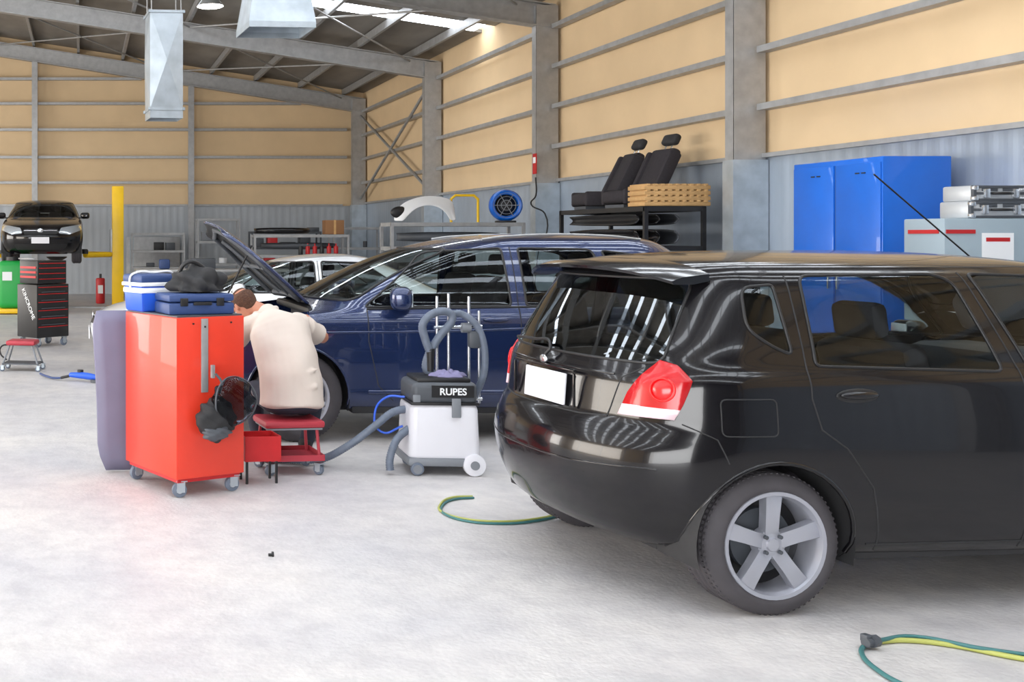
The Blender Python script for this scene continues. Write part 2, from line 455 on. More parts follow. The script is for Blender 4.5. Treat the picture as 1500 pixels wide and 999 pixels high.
# ------------------------------------------------------------ car body builder
class Body:
    def __init__(s,levels,sub=4,top=None,Nr=12,Ns=18,Nf=12,p=2.3):
        bm=s.bm=bmesh.new(); lv=catmull(levels,sub); rings=[]
        for (z,xr,xf,w,Rr,Rf) in lv:
            half=[]
            e=2/p
            for i in range(Nr+1):
                th=math.pi/2*i/Nr
                half.append((xr+Rr*(1-math.cos(th)**e if i<Nr else 1),w*math.sin(th)**e if i else 0))
            for i in range(1,Ns):
                half.append((xr+Rr+(xf-Rf-xr-Rr)*i/Ns,w))
            for i in range(Nf+1):
                th=math.pi/2*(Nf-i)/Nf
                half.append((xf-Rf*(1-math.cos(th)**e if i else 1),w*math.sin(th)**e if i<Nf else 0))
            xm=(xr+xf)/2;hl=(xf-xr)/2
            half=[(x,y*(1-.035*((x-xm)/hl)**2)) for x,y in half]
            full=half+[(x,-y) for x,y in half[-2:0:-1]]
            rings.append([bm.verts.new((x,y,z)) for x,y in full])
        n=len(rings[0])
        for A,B in zip(rings[:-1],rings[1:]):
            for i in range(n):
                bm.faces.new((A[i],B[i],B[(i+1)%n],A[(i+1)%n]))
        last=rings[-1]; hN=n//2
        for i in range(hN):
            a=last[i];b=last[i+1];c=last[(n-i-1)%n];d=last[(n-i)%n]
            vs=[]
            for v in (a,b,c,d):
                if v not in vs: vs.append(v)
            if len(vs)>2:
                try: bm.faces.new(vs)
                except: pass
        bmesh.ops.recalc_face_normals(bm,faces=bm.faces[:])
        f=max(bm.faces,key=lambda f:f.calc_center_median().z)
        if f.normal.z<0: bmesh.ops.reverse_faces(bm,faces=bm.faces[:])
        bm.normal_update()
        s.bvh=BVHTree.FromBMesh(bm)
    def cut(s,poly,proj,filt,mi=None):
        bm=s.bm
        ax={'y':(0,2),'x':(1,2),'z':(0,1)}[proj]
        n=len(poly)
        for i in range(n):
            a=poly[i];b=poly[(i+1)%n]
            dx,dz=b[0]-a[0],b[1]-a[1]
            if math.hypot(dx,dz)<1e-5: continue
            lo0,hi0=min(a[0],b[0])-.002,max(a[0],b[0])+.002
            lo1,hi1=min(a[1],b[1])-.002,max(a[1],b[1])+.002
            fs=[]
            for f in bm.faces:
                c=[(v.co[ax[0]],v.co[ax[1]]) for v in f.verts]
                if max(q[0] for q in c)<lo0 or min(q[0] for q in c)>hi0 or max(q[1] for q in c)<lo1 or min(q[1] for q in c)>hi1: continue
                if filt(f): fs.append(f)
            if not fs: continue
            geom=list(set(fs)|set(e for f in fs for e in f.edges)|set(v for f in fs for v in f.verts))
            co=Vector((0,0,0)); no=Vector((0,0,0))
            co[ax[0]]=a[0];co[ax[1]]=a[1];no[ax[0]]=dz;no[ax[1]]=-dx;no.normalize()
            bmesh.ops.bisect_plane(bm,geom=geom,dist=1e-5,plane_co=co,plane_no=no)
            bm.normal_update()
        ins=[]
        for f in bm.faces:
            c=f.calc_center_median()
            if filt(f) and inpoly(c[ax[0]],c[ax[1]],poly): ins.append(f)
        if mi is not None:
            for f in ins: f.material_index=mi
        return ins
    def extract(s,faces,name,mats,parent,offset=.0,thick=.01,origin=Vector((0,0,0)),delete=False,mifn=None):
        b2=bmesh.new(); mp={}
        for f in faces:
            vs=[]
            for v in f.verts:
                if v not in mp:
                    nn=v.normal; mp[v]=b2.verts.new(v.co+nn*offset-origin)
                vs.append(mp[v])
            try: nf=b2.faces.new(vs)
            except: continue
            if mifn: nf.material_index=mifn(f.calc_center_median())
        if delete: bmesh.ops.delete(s.bm,geom=list(faces),context='FACES')
        o=obj(name,b2,mats,parent,origin,smooth=179)
        if thick:
            md=o.modifiers.new('s','SOLIDIFY'); md.thickness=abs(thick); md.offset=-1 if thick>0 else 1
        return o
    def proj(s,pts,side,off=.001,proj='y',n=6,cyc=False):
        P=[Vector(p) for p in pts]
        if cyc: P.append(P[0])
        out=[]
        for a,b in zip(P[:-1],P[1:]):
            k=max(1,int((b-a).length/.03))
            for i in range(k):
                out.append(a.lerp(b,i/k))
        if not cyc: out.append(P[-1])
        res=[]
        for q in out:
            if proj=='y': o=Vector((q.x,side*3,q.y)); d=Vector((0,-side,0))
            elif proj=='x': o=Vector((side*9,q.x,q.y)); d=Vector((-side,0,0))
            else: o=Vector((q.x,q.y,4)); d=Vector((0,0,-1))
            hit=s.bvh.ray_cast(o,d)
            if hit[0] is not None: res.append(hit[0]+(hit[1]*off if hit[1].dot(d)<0 else -hit[1]*off))
        return res
    def seam(s,name,pts,side,mat,parent,r=.003,off=0,proj='y',cyc=False):
        q=s.proj(pts,side,off,proj,cyc=cyc)
        if len(q)>1: return tube(name,q,r,mat,parent,cyclic=cyc,smooth=False)

def sidef(side,xmin=-9,xmax=9,ny=.3):
    return lambda f: f.normal.y*side>ny and xmin<f.calc_center_median().x<xmax
def rearf(nx=.2,xmax=.3): return lambda f: f.normal.x<-nx and f.calc_center_median().x<xmax
def frontf(nx=.2,xmin=1.): return lambda f: f.normal.x>nx and f.calc_center_median().x>xmin

def circ(cx,cz,r,n=28): return [(cx+r*math.cos(2*math.pi*i/n),cz+r*math.sin(2*math.pi*i/n)) for i in range(n)]

def arch(B,cx,R,ro,side,half,parent,paint):
    fs=B.cut(circ(cx,R,ro),'y',sidef(side,cx-.6,cx+.6,.15))
    bmesh.ops.delete(B.bm,geom=fs,context='FACES')
    pts=[(cx+ro*math.cos(a),R+ro*math.sin(a)) for a in [rad(-8)+rad(196)*i/24 for i in range(25)]]
    B.seam('arch_lip',pts,side,paint,parent,r=.010,off=-.004)
    bm=bmesh.new(); rows=[]
    for i in range(25):
        a=rad(-15)+rad(210)*i/24
        x=cx+(ro+.004)*math.cos(a);z=R+(ro+.004)*math.sin(a)
        rows.append((bm.verts.new((x,side*(half-.02),z)),bm.verts.new((x,side*(half-.30),z))))
    for i in range(24): bm.faces.new((rows[i][0],rows[i+1][0],rows[i+1][1],rows[i][1]))
    bm.faces.new([r[1] for r in rows])
    obj('arch_liner',bm,m_blk2,parent,smooth=40)

def seats(parent,x0,x1,z,ys=(-.36,.36),backz=.62,mat=None):
    mat=mat or m_seat
    for k,(x,w) in enumerate(((x0,.5),(x1,.56))):
        for y in ys:
            box('seat_cushion',(.5,w,.16),(x+.05,y,z+.0),mat,parent,bevel=.05)
            box('seat_back',(.14,w-.02,.62),(x-.27,y,z+.33),mat,parent,rot=(0,rad(-14),0),bevel=.05)
            box('head_rest',(.09,.26,.17),(x-.38,y,z+.73),mat,parent,rot=(0,rad(-8),0),bevel=.035)

def common(B,root,p):
    wb,R,half=p['wb'],p['R'],p['half']
    xr,xf=p['xr'],p['xf']
    for sx in (0,wb):
        for side in (-1,1): arch(B,sx,R,R+.05,side,half,root,p['paint'])
    box('underbody',(xf-xr-.3,half*2-.62,.12),((xr+xf)/2,0,.27),m_blk2,root,bevel=.02)
    box('sill_left',(wb-2*R-.16,.3,.1),(wb/2,half-.22,.27),m_blk2,root,bevel=.02)
    box('sill_right',(wb-2*R-.16,.3,.1),(wb/2,-half+.22,.27),m_blk2,root,bevel=.02)
    box('cabin_floor',(p['cab'][1]-p['cab'][0],half*2-.35,.04),((p['cab'][0]+p['cab'][1])/2,0,p.get('cz',.5)),m_int,root)
    seats(root,p['s0'],p['s1'],p.get('sz',.62))
    box('dashboard',(.4,half*2-.4,.26),(p['dash'],0,p['belt']-.1),m_int,root,bevel=.06)
    tube('steering_wheel',[(p['dash']-.32+.06*math.sin(a),-.36+.18*math.cos(a),p['belt']-.06+.17*math.sin(a)) for a in [2*math.pi*i/16 for i in range(16)]],.014,m_blk,root,cyclic=True)
    tr=p['track']
    for nm,sx,st in (('rear_wheel',0,0),('front_wheel',wb,p.get('steer',0))):
        for side in (-1,1):
            wheel(root,nm,(sx,side*(tr-p['W']/2),R),side,R,p['W'],p['rim'],style=p.get('style','wide'),steer=st)

def mirror_m(root,x,side,y,z,mat,sz=1):
    box('door_mirror',(.13*sz,.20*sz,.14*sz),(x,side*(y+.13),z+.05),mat,root,rot=(0,0,side*rad(-15)),bevel=.05*sz,seg=5)
    box('mirror_glass',(.01,.15*sz,.10*sz),(x-.066*sz,side*(y+.13),z+.05),m_hl,root,rot=(0,0,side*rad(-15)),bevel=.004)
    box('mirror_arm',(.06,.1,.03),(x+.01,side*(y+.03),z-.0),m_blk,root,bevel=.01)

# ---------------------------------------------------- black hatchback (near)
root=group('black_hatchback',(2.88,5.33,0),(0,0,rad(5)))
LV=[(.23,-.44,3.02,.74,.45,.6),(.30,-.58,3.16,.80,.50,.62),(.45,-.66,3.25,.835,.54,.62),(.58,-.685,3.27,.842,.54,.62),
    (.68,-.675,3.25,.845,.54,.6),(.75,-.645,3.22,.843,.53,.6),(.80,-.612,3.16,.840,.50,.6),(.85,-.598,3.08,.836,.48,.6),(.91,-.59,2.95,.830,.47,.6),(.98,-.578,2.70,.822,.46,.5),(1.02,-.56,2.52,.808,.44,.45),
    (1.06,-.54,2.42,.79,.43,.42),(1.15,-.49,2.30,.765,.40,.4),(1.30,-.40,2.10,.715,.36,.36),(1.41,-.335,1.92,.675,.34,.34),
    (1.46,-.30,1.80,.64,.32,.34),(1.50,-.23,1.66,.575,.3,.34),(1.525,-.08,1.48,.46,.25,.3),(1.543,.15,1.25,.28,.18,.2),(1.552,.35,1.0,.10,.08,.08)]
B=Body(LV)
P=dict(wb=2.48,R=.306,half=.83,xr=-.5,xf=3.1,paint=m_blackpaint,cab=(-.35,2.1),s0=.12,s1=1.15,dash=2.1,belt=1.0,track=.805,W=.215,rim=.226,cz=.5,sz=.50)
win=[round_poly([(.20,1.065),(.22,1.448),(.86,1.455),(.94,1.42),(1.06,1.035)],[.03,.05,.04,.04,.04]),
     round_poly([(1.19,1.035),(1.03,1.455),(1.80,1.43),(2.22,1.05)],[.03,.03,.08,.03])]
quarter=round_poly([(-.075,1.22),(-.055,1.40),(.09,1.41),(.105,1.11),(.02,1.15)],[.05,.05,.02,.03,.03])
for side in (-1,1):
    for w in win+[quarter]:
        B.cut(w,'y',sidef(side,-.2,2.4,.25),1)
rw=round_poly([(-.63,1.06),(-.55,1.43),(.55,1.43),(.63,1.06)],[.06,.05,.05,.06])
B.cut(rw,'x',rearf(.2,.1),2)
fw=round_poly([(-.66,1.07),(-.54,1.43),(.54,1.43),(.66,1.07)],.06)
B.cut(fw,'x',frontf(.2,1.3),1)
for side in (-1,1):
    polyL=[(-.8,.82),(-.8,1.07),(-.40,1.08),(-.35,1.06),(-.325,1.0),(-.36,.90),(-.39,.83)]
    flt=lambda f,side=side: f.calc_center_median().y*side>.3 and f.calc_center_median().x<-.1 and .7<f.calc_center_median().z<1.2
    B.cut(polyL,'y',flt)
    yz=[(side*.50,.79),(side*.54,.93),(side*.62,1.09),(side*.95,1.1),(side*.95,.78)]
    B.cut(yz,'x',flt)
    for zz in (.874,.884,.99):
        B.cut([(-.9,zz),(.0,zz),(.0,zz+.002),(-.9,zz+.002)],'y',flt)
    fs=[f for f in B.bm.faces if flt(f) and inpoly(f.calc_center_median().x,f.calc_center_median().z,polyL) and inpoly(f.calc_center_median().y,f.calc_center_median().z,yz)]
    B.extract(fs,'tail_lamp',[m_redl,m_clr,m_blk],root,offset=.008,thick=.012,mifn=lambda c:1 if c.z<.875 else 0)
    hit=B.bvh.ray_cast(Vector((-3,side*.665,.955)),Vector((1,0,0)))
    if hit[0] is not None:
        d=hit[1] if hit[1].x<0 else -hit[1]
        o=sph('lamp_reflector',(.042,.042,.010),hit[0]+d*.008,m_redb,root); o.rotation_euler=d.to_track_quat('Z','Y').to_euler()
        o=revolve('lamp_ring',[(.044,0),(.047,.005),(.050,.005),(.053,0)],m_redb,root,hit[0]+d*.008,d.to_track_quat('Z','Y').to_euler())
common(B,root,P)
for side in (-1,1):
    for w in win+[quarter]: B.seam('window_rubber',w,side,m_blk,root,r=.007,cyc=True)
    B.seam('door_seam',[(.16,1.45),(.155,.93),(.19,.80),(.30,.72),(.42,.55),(.46,.36),(.47,.27)],side,m_blk2,root,r=.0035)
    B.seam('door_seam',[(.99,1.46),(1.13,1.04),(1.15,.7),(1.14,.27)],side,m_blk2,root,r=.0035)
    B.seam('door_seam',[(2.25,1.02),(2.22,.7),(2.05,.3)],side,m_blk2,root,r=.0035)
    B.seam('sill_line',[(.42,.30),(2.1,.30)],side,m_blk2,root,r=.004)
    B.seam('bumper_seam',[(-.37,.815),(-.26,.76),(-.22,.66)],side,m_blk2,root,r=.003)
    for hx in (.36,1.36):
        hh=B.bvh.ray_cast(Vector((hx,side*3,.945)),Vector((0,-side,0)))[0]
        sph('door_handle',(.09,.018,.018),hh+Vector((0,side*.012,0)),m_blackpaint,root)
        sph('handle_recess',(.10,.008,.032),hh+Vector((0,0,-.004)),m_blk,root)
fuel=round_poly([(-.24,.775),(-.24,.93),(-.005,.93),(-.005,.775)],.025)
B.seam('fuel_flap',fuel,-1,m_blk2,root,r=.003,cyc=True)
B.seam('tailgate_seam',[(-.57,1.04),(-.50,.99),(-.46,.815)],-1,m_blk2,root,r=.003,proj='x')
B.seam('tailgate_seam',[(.57,1.04),(.50,.99),(.46,.815)],-1,m_blk2,root,r=.003,proj='x')
B.seam('tailgate_seam',[(-.46,.81),(-.3,.80),(.3,.80),(.46,.81)],-1,m_blk2,root,r=.004,proj='x')
B.seam('bumper_crease',[(-.7,.615),(-.35,.59),(.35,.59),(.7,.615)],-1,m_blackpaint,root,r=.008,off=-.005,proj='x')
B.seam('rear_window_rubber',rw,-1,m_blk,root,r=.007,proj='x',cyc=True)
B.seam('crease',[(-.46,1.0),(.46,1.0)],-1,m_blackpaint,root,r=.007,off=-.003,proj='x')
bm=bmesh.new(); G=[]
for i in range(21):
    t=-1+2*i/20; y=t*.61
    xr_=-.465+.13*abs(t)**2.4; xf_=-.16
    zt=1.514-.06*abs(t)**3
    G.append([bm.verts.new((xf_,y,zt+.002)),bm.verts.new((xr_+.05,y,zt-.012)),bm.verts.new((xr_,y,zt-.030)),bm.verts.new((xr_+.01,y,zt-.045)),bm.verts.new((xr_+.1,y,zt-.045)),bm.verts.new((xf_,y,zt-.03))])
for A,Bq in zip(G[:-1],G[1:]):
    for i in range(6): bm.faces.new((A[i],Bq[i],Bq[(i+1)%6],A[(i+1)%6]))
bm.faces.new(G[0]);bm.faces.new(G[-1][::-1])
obj('roof_spoiler',bm,m_blackpaint,root,smooth=50)
box('plate',(.012,.37,.150),(-.604,-.03,.895),m_plate,root,rot=(0,rad(4),0),bevel=.004)
boxes('plate_recess',[((.02,.56,.012),(-.592,0,.99)),((.012,.012,.16),(-.597,-.28,.90)),((.012,.012,.16),(-.597,.28,.90))],m_blackpaint,root,bevel=.004)
tube('rear_wiper',[(-.585,.0,1.04),(-.57,-.02,1.075),(-.553,.18,1.10),(-.545,.35,1.095)],.008,m_blk,root)
sph('badge',(.01,.035,.022),(-.583,.02,1.015),m_chrome,root)
tube('roof_antenna',[(1.62,-.10,1.50),(1.03,-.15,1.93)],.004,m_blk,root,smooth=False)
cyl('antenna_base',.018,.03,(1.62,-.10,1.495),m_blk,root)
mirror_m(root,2.2,-1,.78,1.0,m_blackpaint); mirror_m(root,2.2,1,.78,1.0,m_blackpaint)
for side in (-1,1):
    fs=B.cut(round_poly([(side*.42,.66),(side*.42,.82),(side*.78,.86),(side*.78,.68)],.03),'x',frontf(.1,2.6),3)
B.cut([(-.35,.62),(-.35,.76),(.35,.76),(.35,.62)],'x',frontf(.2,2.6),4)
obj('body_shell',B.bm,[m_blackpaint,m_glass,m_glassd,m_hl,m_blk],root,smooth=999)

# ---------------------------------------------------- navy SUV with open bonnet
root=group('navy_suv',(4.45,9.28,0),(0,0,rad(180)))
LV=[(.26,-.72,3.40,.84,.5,.6),(.34,-.84,3.56,.90,.5,.7),(.52,-.90,3.66,.925,.5,.75),(.72,-.89,3.66,.935,.5,.75),(.86,-.86,3.58,.932,.5,.7),
    (.94,-.85,3.38,.925,.48,.6),(1.00,-.83,3.04,.91,.46,.5),(1.04,-.81,2.76,.89,.45,.45),(1.09,-.79,2.58,.868,.44,.42),(1.20,-.74,2.38,.84,.42,.42),
    (1.36,-.64,2.06,.785,.4,.42),(1.48,-.52,1.76,.735,.4,.42),(1.54,-.45,1.56,.70,.4,.4),(1.59,-.36,1.34,.64,.4,.4),(1.62,-.2,1.14,.53,.3,.35),(1.638,.1,.92,.34,.2,.2),(1.645,.4,.7,.12,.1,.1)]
B=Body(LV)
P=dict(wb=2.75,R=.355,half=.92,xr=-.8,xf=3.45,paint=m_bluepaint,cab=(-.5,2.3),s0=.35,s1=1.35,dash=2.3,belt=1.06,track=.905,W=.225,rim=.245,cz=.55,sz=.66,style='double')
win=[round_poly([(2.22,1.065),(1.66,1.50),(1.08,1.53),(1.06,1.075)],[.04,.12,.03,.03]),
     round_poly([(.94,1.075),(.95,1.53),(.36,1.52),(.20,1.09)],[.03,.03,.05,.03]),
     round_poly([(.12,1.095),(.28,1.51),(-.04,1.47),(-.34,1.20),(-.32,1.12)],[.03,.03,.08,.04,.02])]
for side in (-1,1):
    for w in win: B.cut(w,'y',sidef(side,-.6,2.4,.2),1)
    B.cut(round_poly([(side*.40,.70),(side*.48,.86),(side*.90,.97),(side*.91,.84),(side*.70,.72)],.03),'x',frontf(.08,2.7),3)
    B.cut(round_poly([(side*.55,.85),(side*.55,1.08),(side*.95,1.1),(side*.95,.88)],.03),'x',rearf(.1,-.2),4)
B.cut(round_poly([(-.66,1.12),(-.56,1.50),(.56,1.50),(.66,1.12)],.06),'x',rearf(.2,.1),1)
B.cut(round_poly([(-.80,1.11),(-.62,1.52),(.62,1.52),(.80,1.11)],.07),'x',frontf(.2,1.3),1)
B.cut(round_poly([(-.36,.58),(-.42,.80),(.42,.80),(.36,.58)],.04),'x',frontf(.2,2.8),5)
hood=round_poly([(2.60,-.78),(2.54,0),(2.60,.78),(3.14,.77),(3.46,.60),(3.60,0),(3.46,-.60),(3.14,-.77)],.06)
fs=B.cut(hood,'z',lambda f:f.normal.z>.15 and f.calc_center_median().x>2.2)
HO=Vector((2.56,0,1.09))
hd=B.extract(fs,'bonnet',[m_bluepaint,m_blk2],root,offset=.002,thick=.022,origin=HO,delete=True)
hd.modifiers['s'].material_offset=1; hd.modifiers['s'].material_offset_rim=0
hd.rotation_euler=(0,rad(-52),0)
B2=B.bvh
def hz(x,y): 
    q=B2.ray_cast(Vector((x,y,4)),Vector((0,0,-1)))
    return (q[0].z if q[0] is not None else 1.0)
def hrib(pts,r):
    out=[]
    P=[Vector(p) for p in pts]
    for a,b in zip(P[:-1],P[1:]):
        for i in range(8):
            q=a.lerp(b,i/8); out.append((q.x-HO.x,q.y,hz(q.x,q.y)-HO.z-.035))
    tube('bonnet_rib',out,r,m_dgrey,hd,smooth=False)
hrib([(2.66,-.68),(3.08,-.68),(3.38,-.52),(3.48,0),(3.38,.52),(3.08,.68),(2.66,.68),(2.66,-.68)],.022)
hrib([(2.66,-.2),(3.42,-.42)],.02); hrib([(2.66,.2),(3.42,.42)],.02); hrib([(3.0,-.6),(3.0,.6)],.02)
tube('bonnet_stay',[(3.35,.45,.92),(3.05,.5,1.55)],.008,m_blk,root,smooth=False)
common(B,root,P)
box('engine_bay',(.95,1.2,.05),(2.98,0,.62),m_blk,root); 
boxes('engine_cover',[((.5,.62,.16),(2.95,0,.80)),((.2,.22,.2),(3.1,.52,.78)),((.25,.2,.18),(2.85,-.52,.80))],m_dgrey,root,bevel=.03)
box('scuttle',(.12,1.4,.06),(2.57,0,1.02),m_blk,root,bevel=.02)
for side in (-1,1):
    for w in win: B.seam('window_rubber',w,side,m_blk,root,r=.009,cyc=True)
    B.seam('door_seam',[(2.20,1.05),(2.20,.8),(2.12,.45),(2.0,.33)],side,m_blk2,root,r=.004)
    B.seam('door_seam',[(1.01,1.54),(1.00,.7),(1.02,.33)],side,m_blk2,root,r=.004)
    B.seam('door_seam',[(.16,1.5),(.14,1.08),(.20,.85),(.42,.62),(.5,.4),(.5,.33)],side,m_blk2,root,r=.004)
    B.seam('belt_trim',[(2.20,1.05),(-.32,1.085)],side,m_blk,root,r=.009)
    B.seam('crease',[(3.2,.86),(1.6,.88),(-.5,.95)],side,m_bluepaint,root,r=.012,off=-.007)
    B.seam('side_moulding',[(2.2,.40),(.45,.40)],side,m_bluepaint,root,r=.02,off=-.008)
    for hx in (.42,1.20):
        hh=B.bvh.ray_cast(Vector((hx,side*3,.97)),Vector((0,-side,0)))[0]
        sph('door_handle',(.10,.022,.018),hh+Vector((0,side*.012,0)),m_bluepaint,root)
    tube('roof_rail',[(1.2,side*.62,1.60),(1.0,side*.61,1.625),(.2,side*.61,1.63),(-.1,side*.6,1.60)],.010,m_galv,root)
    mirror_m(root,1.96,side,.84,1.09,m_bluepaint,1.3)
B.seam('wiper',[(-.6,1.12),(.1,1.11)],1,m_blk,root,r=.01,off=.012,proj='x')
B.seam('windscreen_rubber',round_poly([(-.80,1.11),(-.62,1.52),(.62,1.52),(.80,1.11)],.07),1,m_blk,root,r=.012,proj='x',cyc=True)
box('front_plate',(.012,.37,.13),(3.67,0,.5),m_plate,root)
obj('body_shell',B.bm,[m_bluepaint,m_glass,m_glassd,m_hl,m_redl,m_blk],root,smooth=999)

# ---------------------------------------------------- sedans
def sedan(name,loc,rotz,paint,ht=0):
    root=group(name,loc,(0,0,rotz))
    LV=[(.22,-.80,3.35,.76,.5,.6),(.30,-.92,3.50,.84,.5,.7),(.48,-.98,3.60,.875,.5,.75),(.66,-.98,3.58,.88,.5,.75),(.78,-.96,3.42,.875,.5,.7),
        (.87,-.93,3.10,.865,.5,.6),(.93,-.86,2.75,.85,.4,.5),(.97,-.62,2.45,.83,.35,.45),(1.02,-.42,2.28,.80,.35,.42),(1.12,-.20,2.05,.76,.35,.4),
        (1.25,.05,1.72,.70,.35,.4),(1.34,.25,1.45,.65,.35,.4),(1.38,.36,1.28,.59,.3,.35),(1.405,.5,1.1,.45,.2,.3),(1.42,.6,.95,.25,.12,.15)]
    B=Body(LV,sub=3)
    P=dict(wb=2.7,R=.32,half=.87,xr=-.85,xf=3.4,paint=paint,cab=(-.3,2.2),s0=.3,s1=1.25,dash=2.1,belt=.98,track=.85,W=.205,rim=.225,cz=.42,sz=.5)
    win=[round_poly([(2.05,1.0),(1.50,1.33),(1.10,1.345),(1.10,1.0)],[.04,.1,.03,.03]),round_poly([(1.02,1.0),(1.02,1.345),(.55,1.33),(.1,1.02)],[.03,.03,.06,.04])]
    for side in (-1,1):
        for w in win: B.cut(w,'y',sidef(side,-.3,2.3,.2),1)
        B.cut(round_poly([(side*.38,.64),(side*.42,.76),(side*.84,.84),(side*.86,.72),(side*.6,.62)],.03),'x',frontf(.05,2.6),2)
        B.cut(round_poly([(side*.5,.7),(side*.5,.85),(side*.9,.88),(side*.9,.7)],.03),'x',rearf(.1,-.3),3)
    B.cut(round_poly([(-.72,1.0),(-.56,1.33),(.56,1.33),(.72,1.0)],.06),'x',frontf(.15,1.2),1)
    B.cut(round_poly([(-.66,1.0),(-.52,1.32),(.52,1.32),(.66,1.0)],.06),'x',rearf(.15,.4),1)
    B.cut(round_poly([(-.34,.62),(-.36,.74),(.36,.74),(.34,.62)],.03),'x',frontf(.1,2.8),4)
    B.cut(round_poly([(-.5,.30),(-.56,.42),(.56,.42),(.5,.30)],.03),'x',frontf(.1,2.8),4)
    common(B,root,P)
    for side in (-1,1):
        for w in win: B.seam('window_rubber',w,side,m_blk,root,r=.009,cyc=True)
        B.seam('door_seam',[(1.06,1.35),(1.06,.3)],side,m_blk2,root,r=.004)
        B.seam('door_seam',[(2.05,.95),(2.05,.35)],side,m_blk2,root,r=.004)
        mirror_m(root,1.98,side,.80,.99,paint)
    box('front_plate',(.012,.37,.13),(3.615,0,.50),m_plate,root)
    sph('badge',(.012,.06,.05),(3.57,0,.70),m_chrome,root)
    B.seam('grille_bar',[(-.34,.70),(.34,.70)],1,m_chrome,root,r=.012,off=.004,proj='x')
    obj('body_shell',B.bm,[paint,m_glass,m_hl,m_redl,m_blk],root,smooth=999)
    return root
sedan('white_sedan',(3.70,12.6,0),rad(180),m_whitep)
sedan('black_sedan',(-.86,25.6,1.05),rad(-90),m_blackpaint)

# two-post lift
g=group('two_post_car_lift')
for s,x in ((1,.82),(-1,-2.50)):
    boxes('post',[((.06,.34,2.75),(x+s*.1,24.4,1.4)),((.26,.05,2.75),(x,24.24,1.4)),((.26,.05,2.75),(x,24.56,1.4))],m_yel,g,bevel=.01)
    box('base_plate',(.5,.7,.03),(x,24.4,.015),m_yel,g)
    box('carriage',(.24,.26,.7),(x-s*.06,24.4,1.45),m_galv,g,bevel=.02)
    for yy in (23.3,25.4):
        tube('arm',[(x-s*.1,24.4,1.22),(x-s*.75,yy,1.22)],.06,m_yel,g,smooth=False)
        cyl('pad',.07,.08,(x-s*.75,yy,1.29),m_blk,g)
box('floor_cross',(3.3,.4,.03),(-.84,24.4,.016),m_galv,g)

# ------------------------------------------------------------ castors
def castor(parent,loc,r=.045,rotz=0,mat=None):
    g=group('castor',loc,(0,0,rotz)); g.parent=parent
    bm=bmesh.new(); bm_cyl(bm,r,.032,(0,0,r),(rad(90),0,0),bevel=.006); obj('castor_wheel',bm,m_hose,g)
    bm=bmesh.new(); bm_cyl(bm,r*.45,.036,(0,0,r),(rad(90),0,0)); obj('castor_hub',bm,m_alu,g)
    boxes('castor_fork',[((r*1.1,.004,r*1.5),(.006,.022,r*1.45)),((r*1.1,.004,r*1.5),(.006,-.022,r*1.45)),((r*1.5,.06,.006),(.01,0,r*2.2))],m_galvb,g)

# ------------------------------------------------------------ red tool cabinet
ca=rad(26)
cab=group('red_tool_cabinet',(.583,6.56,0),(0,0,ca))
w_,d_=.50,.66
box('carcass',(w_,d_,1.0),(w_/2,d_/2,.62),m_red,cab,bevel=.006)
box('lower_plinth',(w_-.04,d_-.04,.03),(w_/2,d_/2,.11),m_redd,cab)
box('top_mat',(w_-.02,d_-.02,.012),(w_/2,d_/2,1.124),m_dgrey,cab)
for x in (.05,w_-.06):
    for y in (.05,d_-.06): castor(cab,(x,y,0),.047,random.uniform(-.6,.6))
box('steel_strip',(.05,.008,.46),(.20,-.006,.88),m_galv,cab,bevel=.002)
boxes('rivets',[((.01,.006,.01),(.12,-.003,1.08)),((.01,.006,.01),(.40,-.003,1.08)),((.01,.006,.01),(.20,-.012,1.06))],m_blk,cab)
mk=group('face_shield',(.285,-.09,.555),(rad(90),0,0)); mk.parent=cab
def lump(name,sx,sy,sz,loc,mat,a=.10,b=.07,ph=0):
    bm=bmesh.new(); bmesh.ops.create_icosphere(bm,subdivisions=4,radius=1)
    for v in bm.verts:
        n=1+a*math.sin(v.co.x*6+1+ph)*math.cos(v.co.y*7)+b*math.sin(v.co.y*11+v.co.x*8+ph)
        v.co=Vector((v.co.x*sx*n,v.co.y*sy*n,v.co.z*sz*n))
    return obj(name,bm,mat,mk,loc=loc,smooth=179)
lump('cloth_hood',.135,.135,.065,(-.05,-.06,-.01),m_blk2)
lump('hood_fold',.10,.05,.05,(-.06,-.14,.015),m_dgrey,ph=2)
lump('visor',.15,.15,.075,(.06,.045,.02),m_clear,.07,.05,ph=1)
tube('visor_rim',[(.06+.15*math.cos(a),.045+.15*math.sin(a),.03+.02*math.cos(2*a)) for a in [2*math.pi*i/16 for i in range(16)]],.006,m_dgrey,mk,cyclic=True)
tube('strap',[(-.05,.10,.03),(-.03,.17,.02),(-.06,.22,.0)],.008,m_dgrey,mk)
box('hook',(.02,.08,.02),(-.06,.23,-.03),m_galv,mk)
# panel leaning on the far-left face
bm=bmesh.new(); rows=[]
for i in range(13):
    t=i/12
    z=.07+1.10*t
    bulge=.035*math.sin(math.pi*t)
    r=[]
    for j in range(7):
        u=j/6
        wx=.44*(u-.5)*(1-.25*max(0,(.12-t)/.12)-.18*max(0,(t-.9)/.1))
        r.append(bm.verts.new((wx+.05*(1-t)-.01,0.03-bulge*(1)+.02*math.cos(u*6.28),z-.055)))
    rows.append(r)
for A,Bq in zip(rows[:-1],rows[1:]):
    for j in range(6): bm.faces.new((A[j],A[j+1],Bq[j+1],Bq[j]))
o=obj('plastic_trim_panel',bm,m_purple,None,(.30,7.32,0),(rad(0),0,rad(20)),smooth=60)
md=o.modifiers.new('s','SOLIDIFY');md.thickness=.03

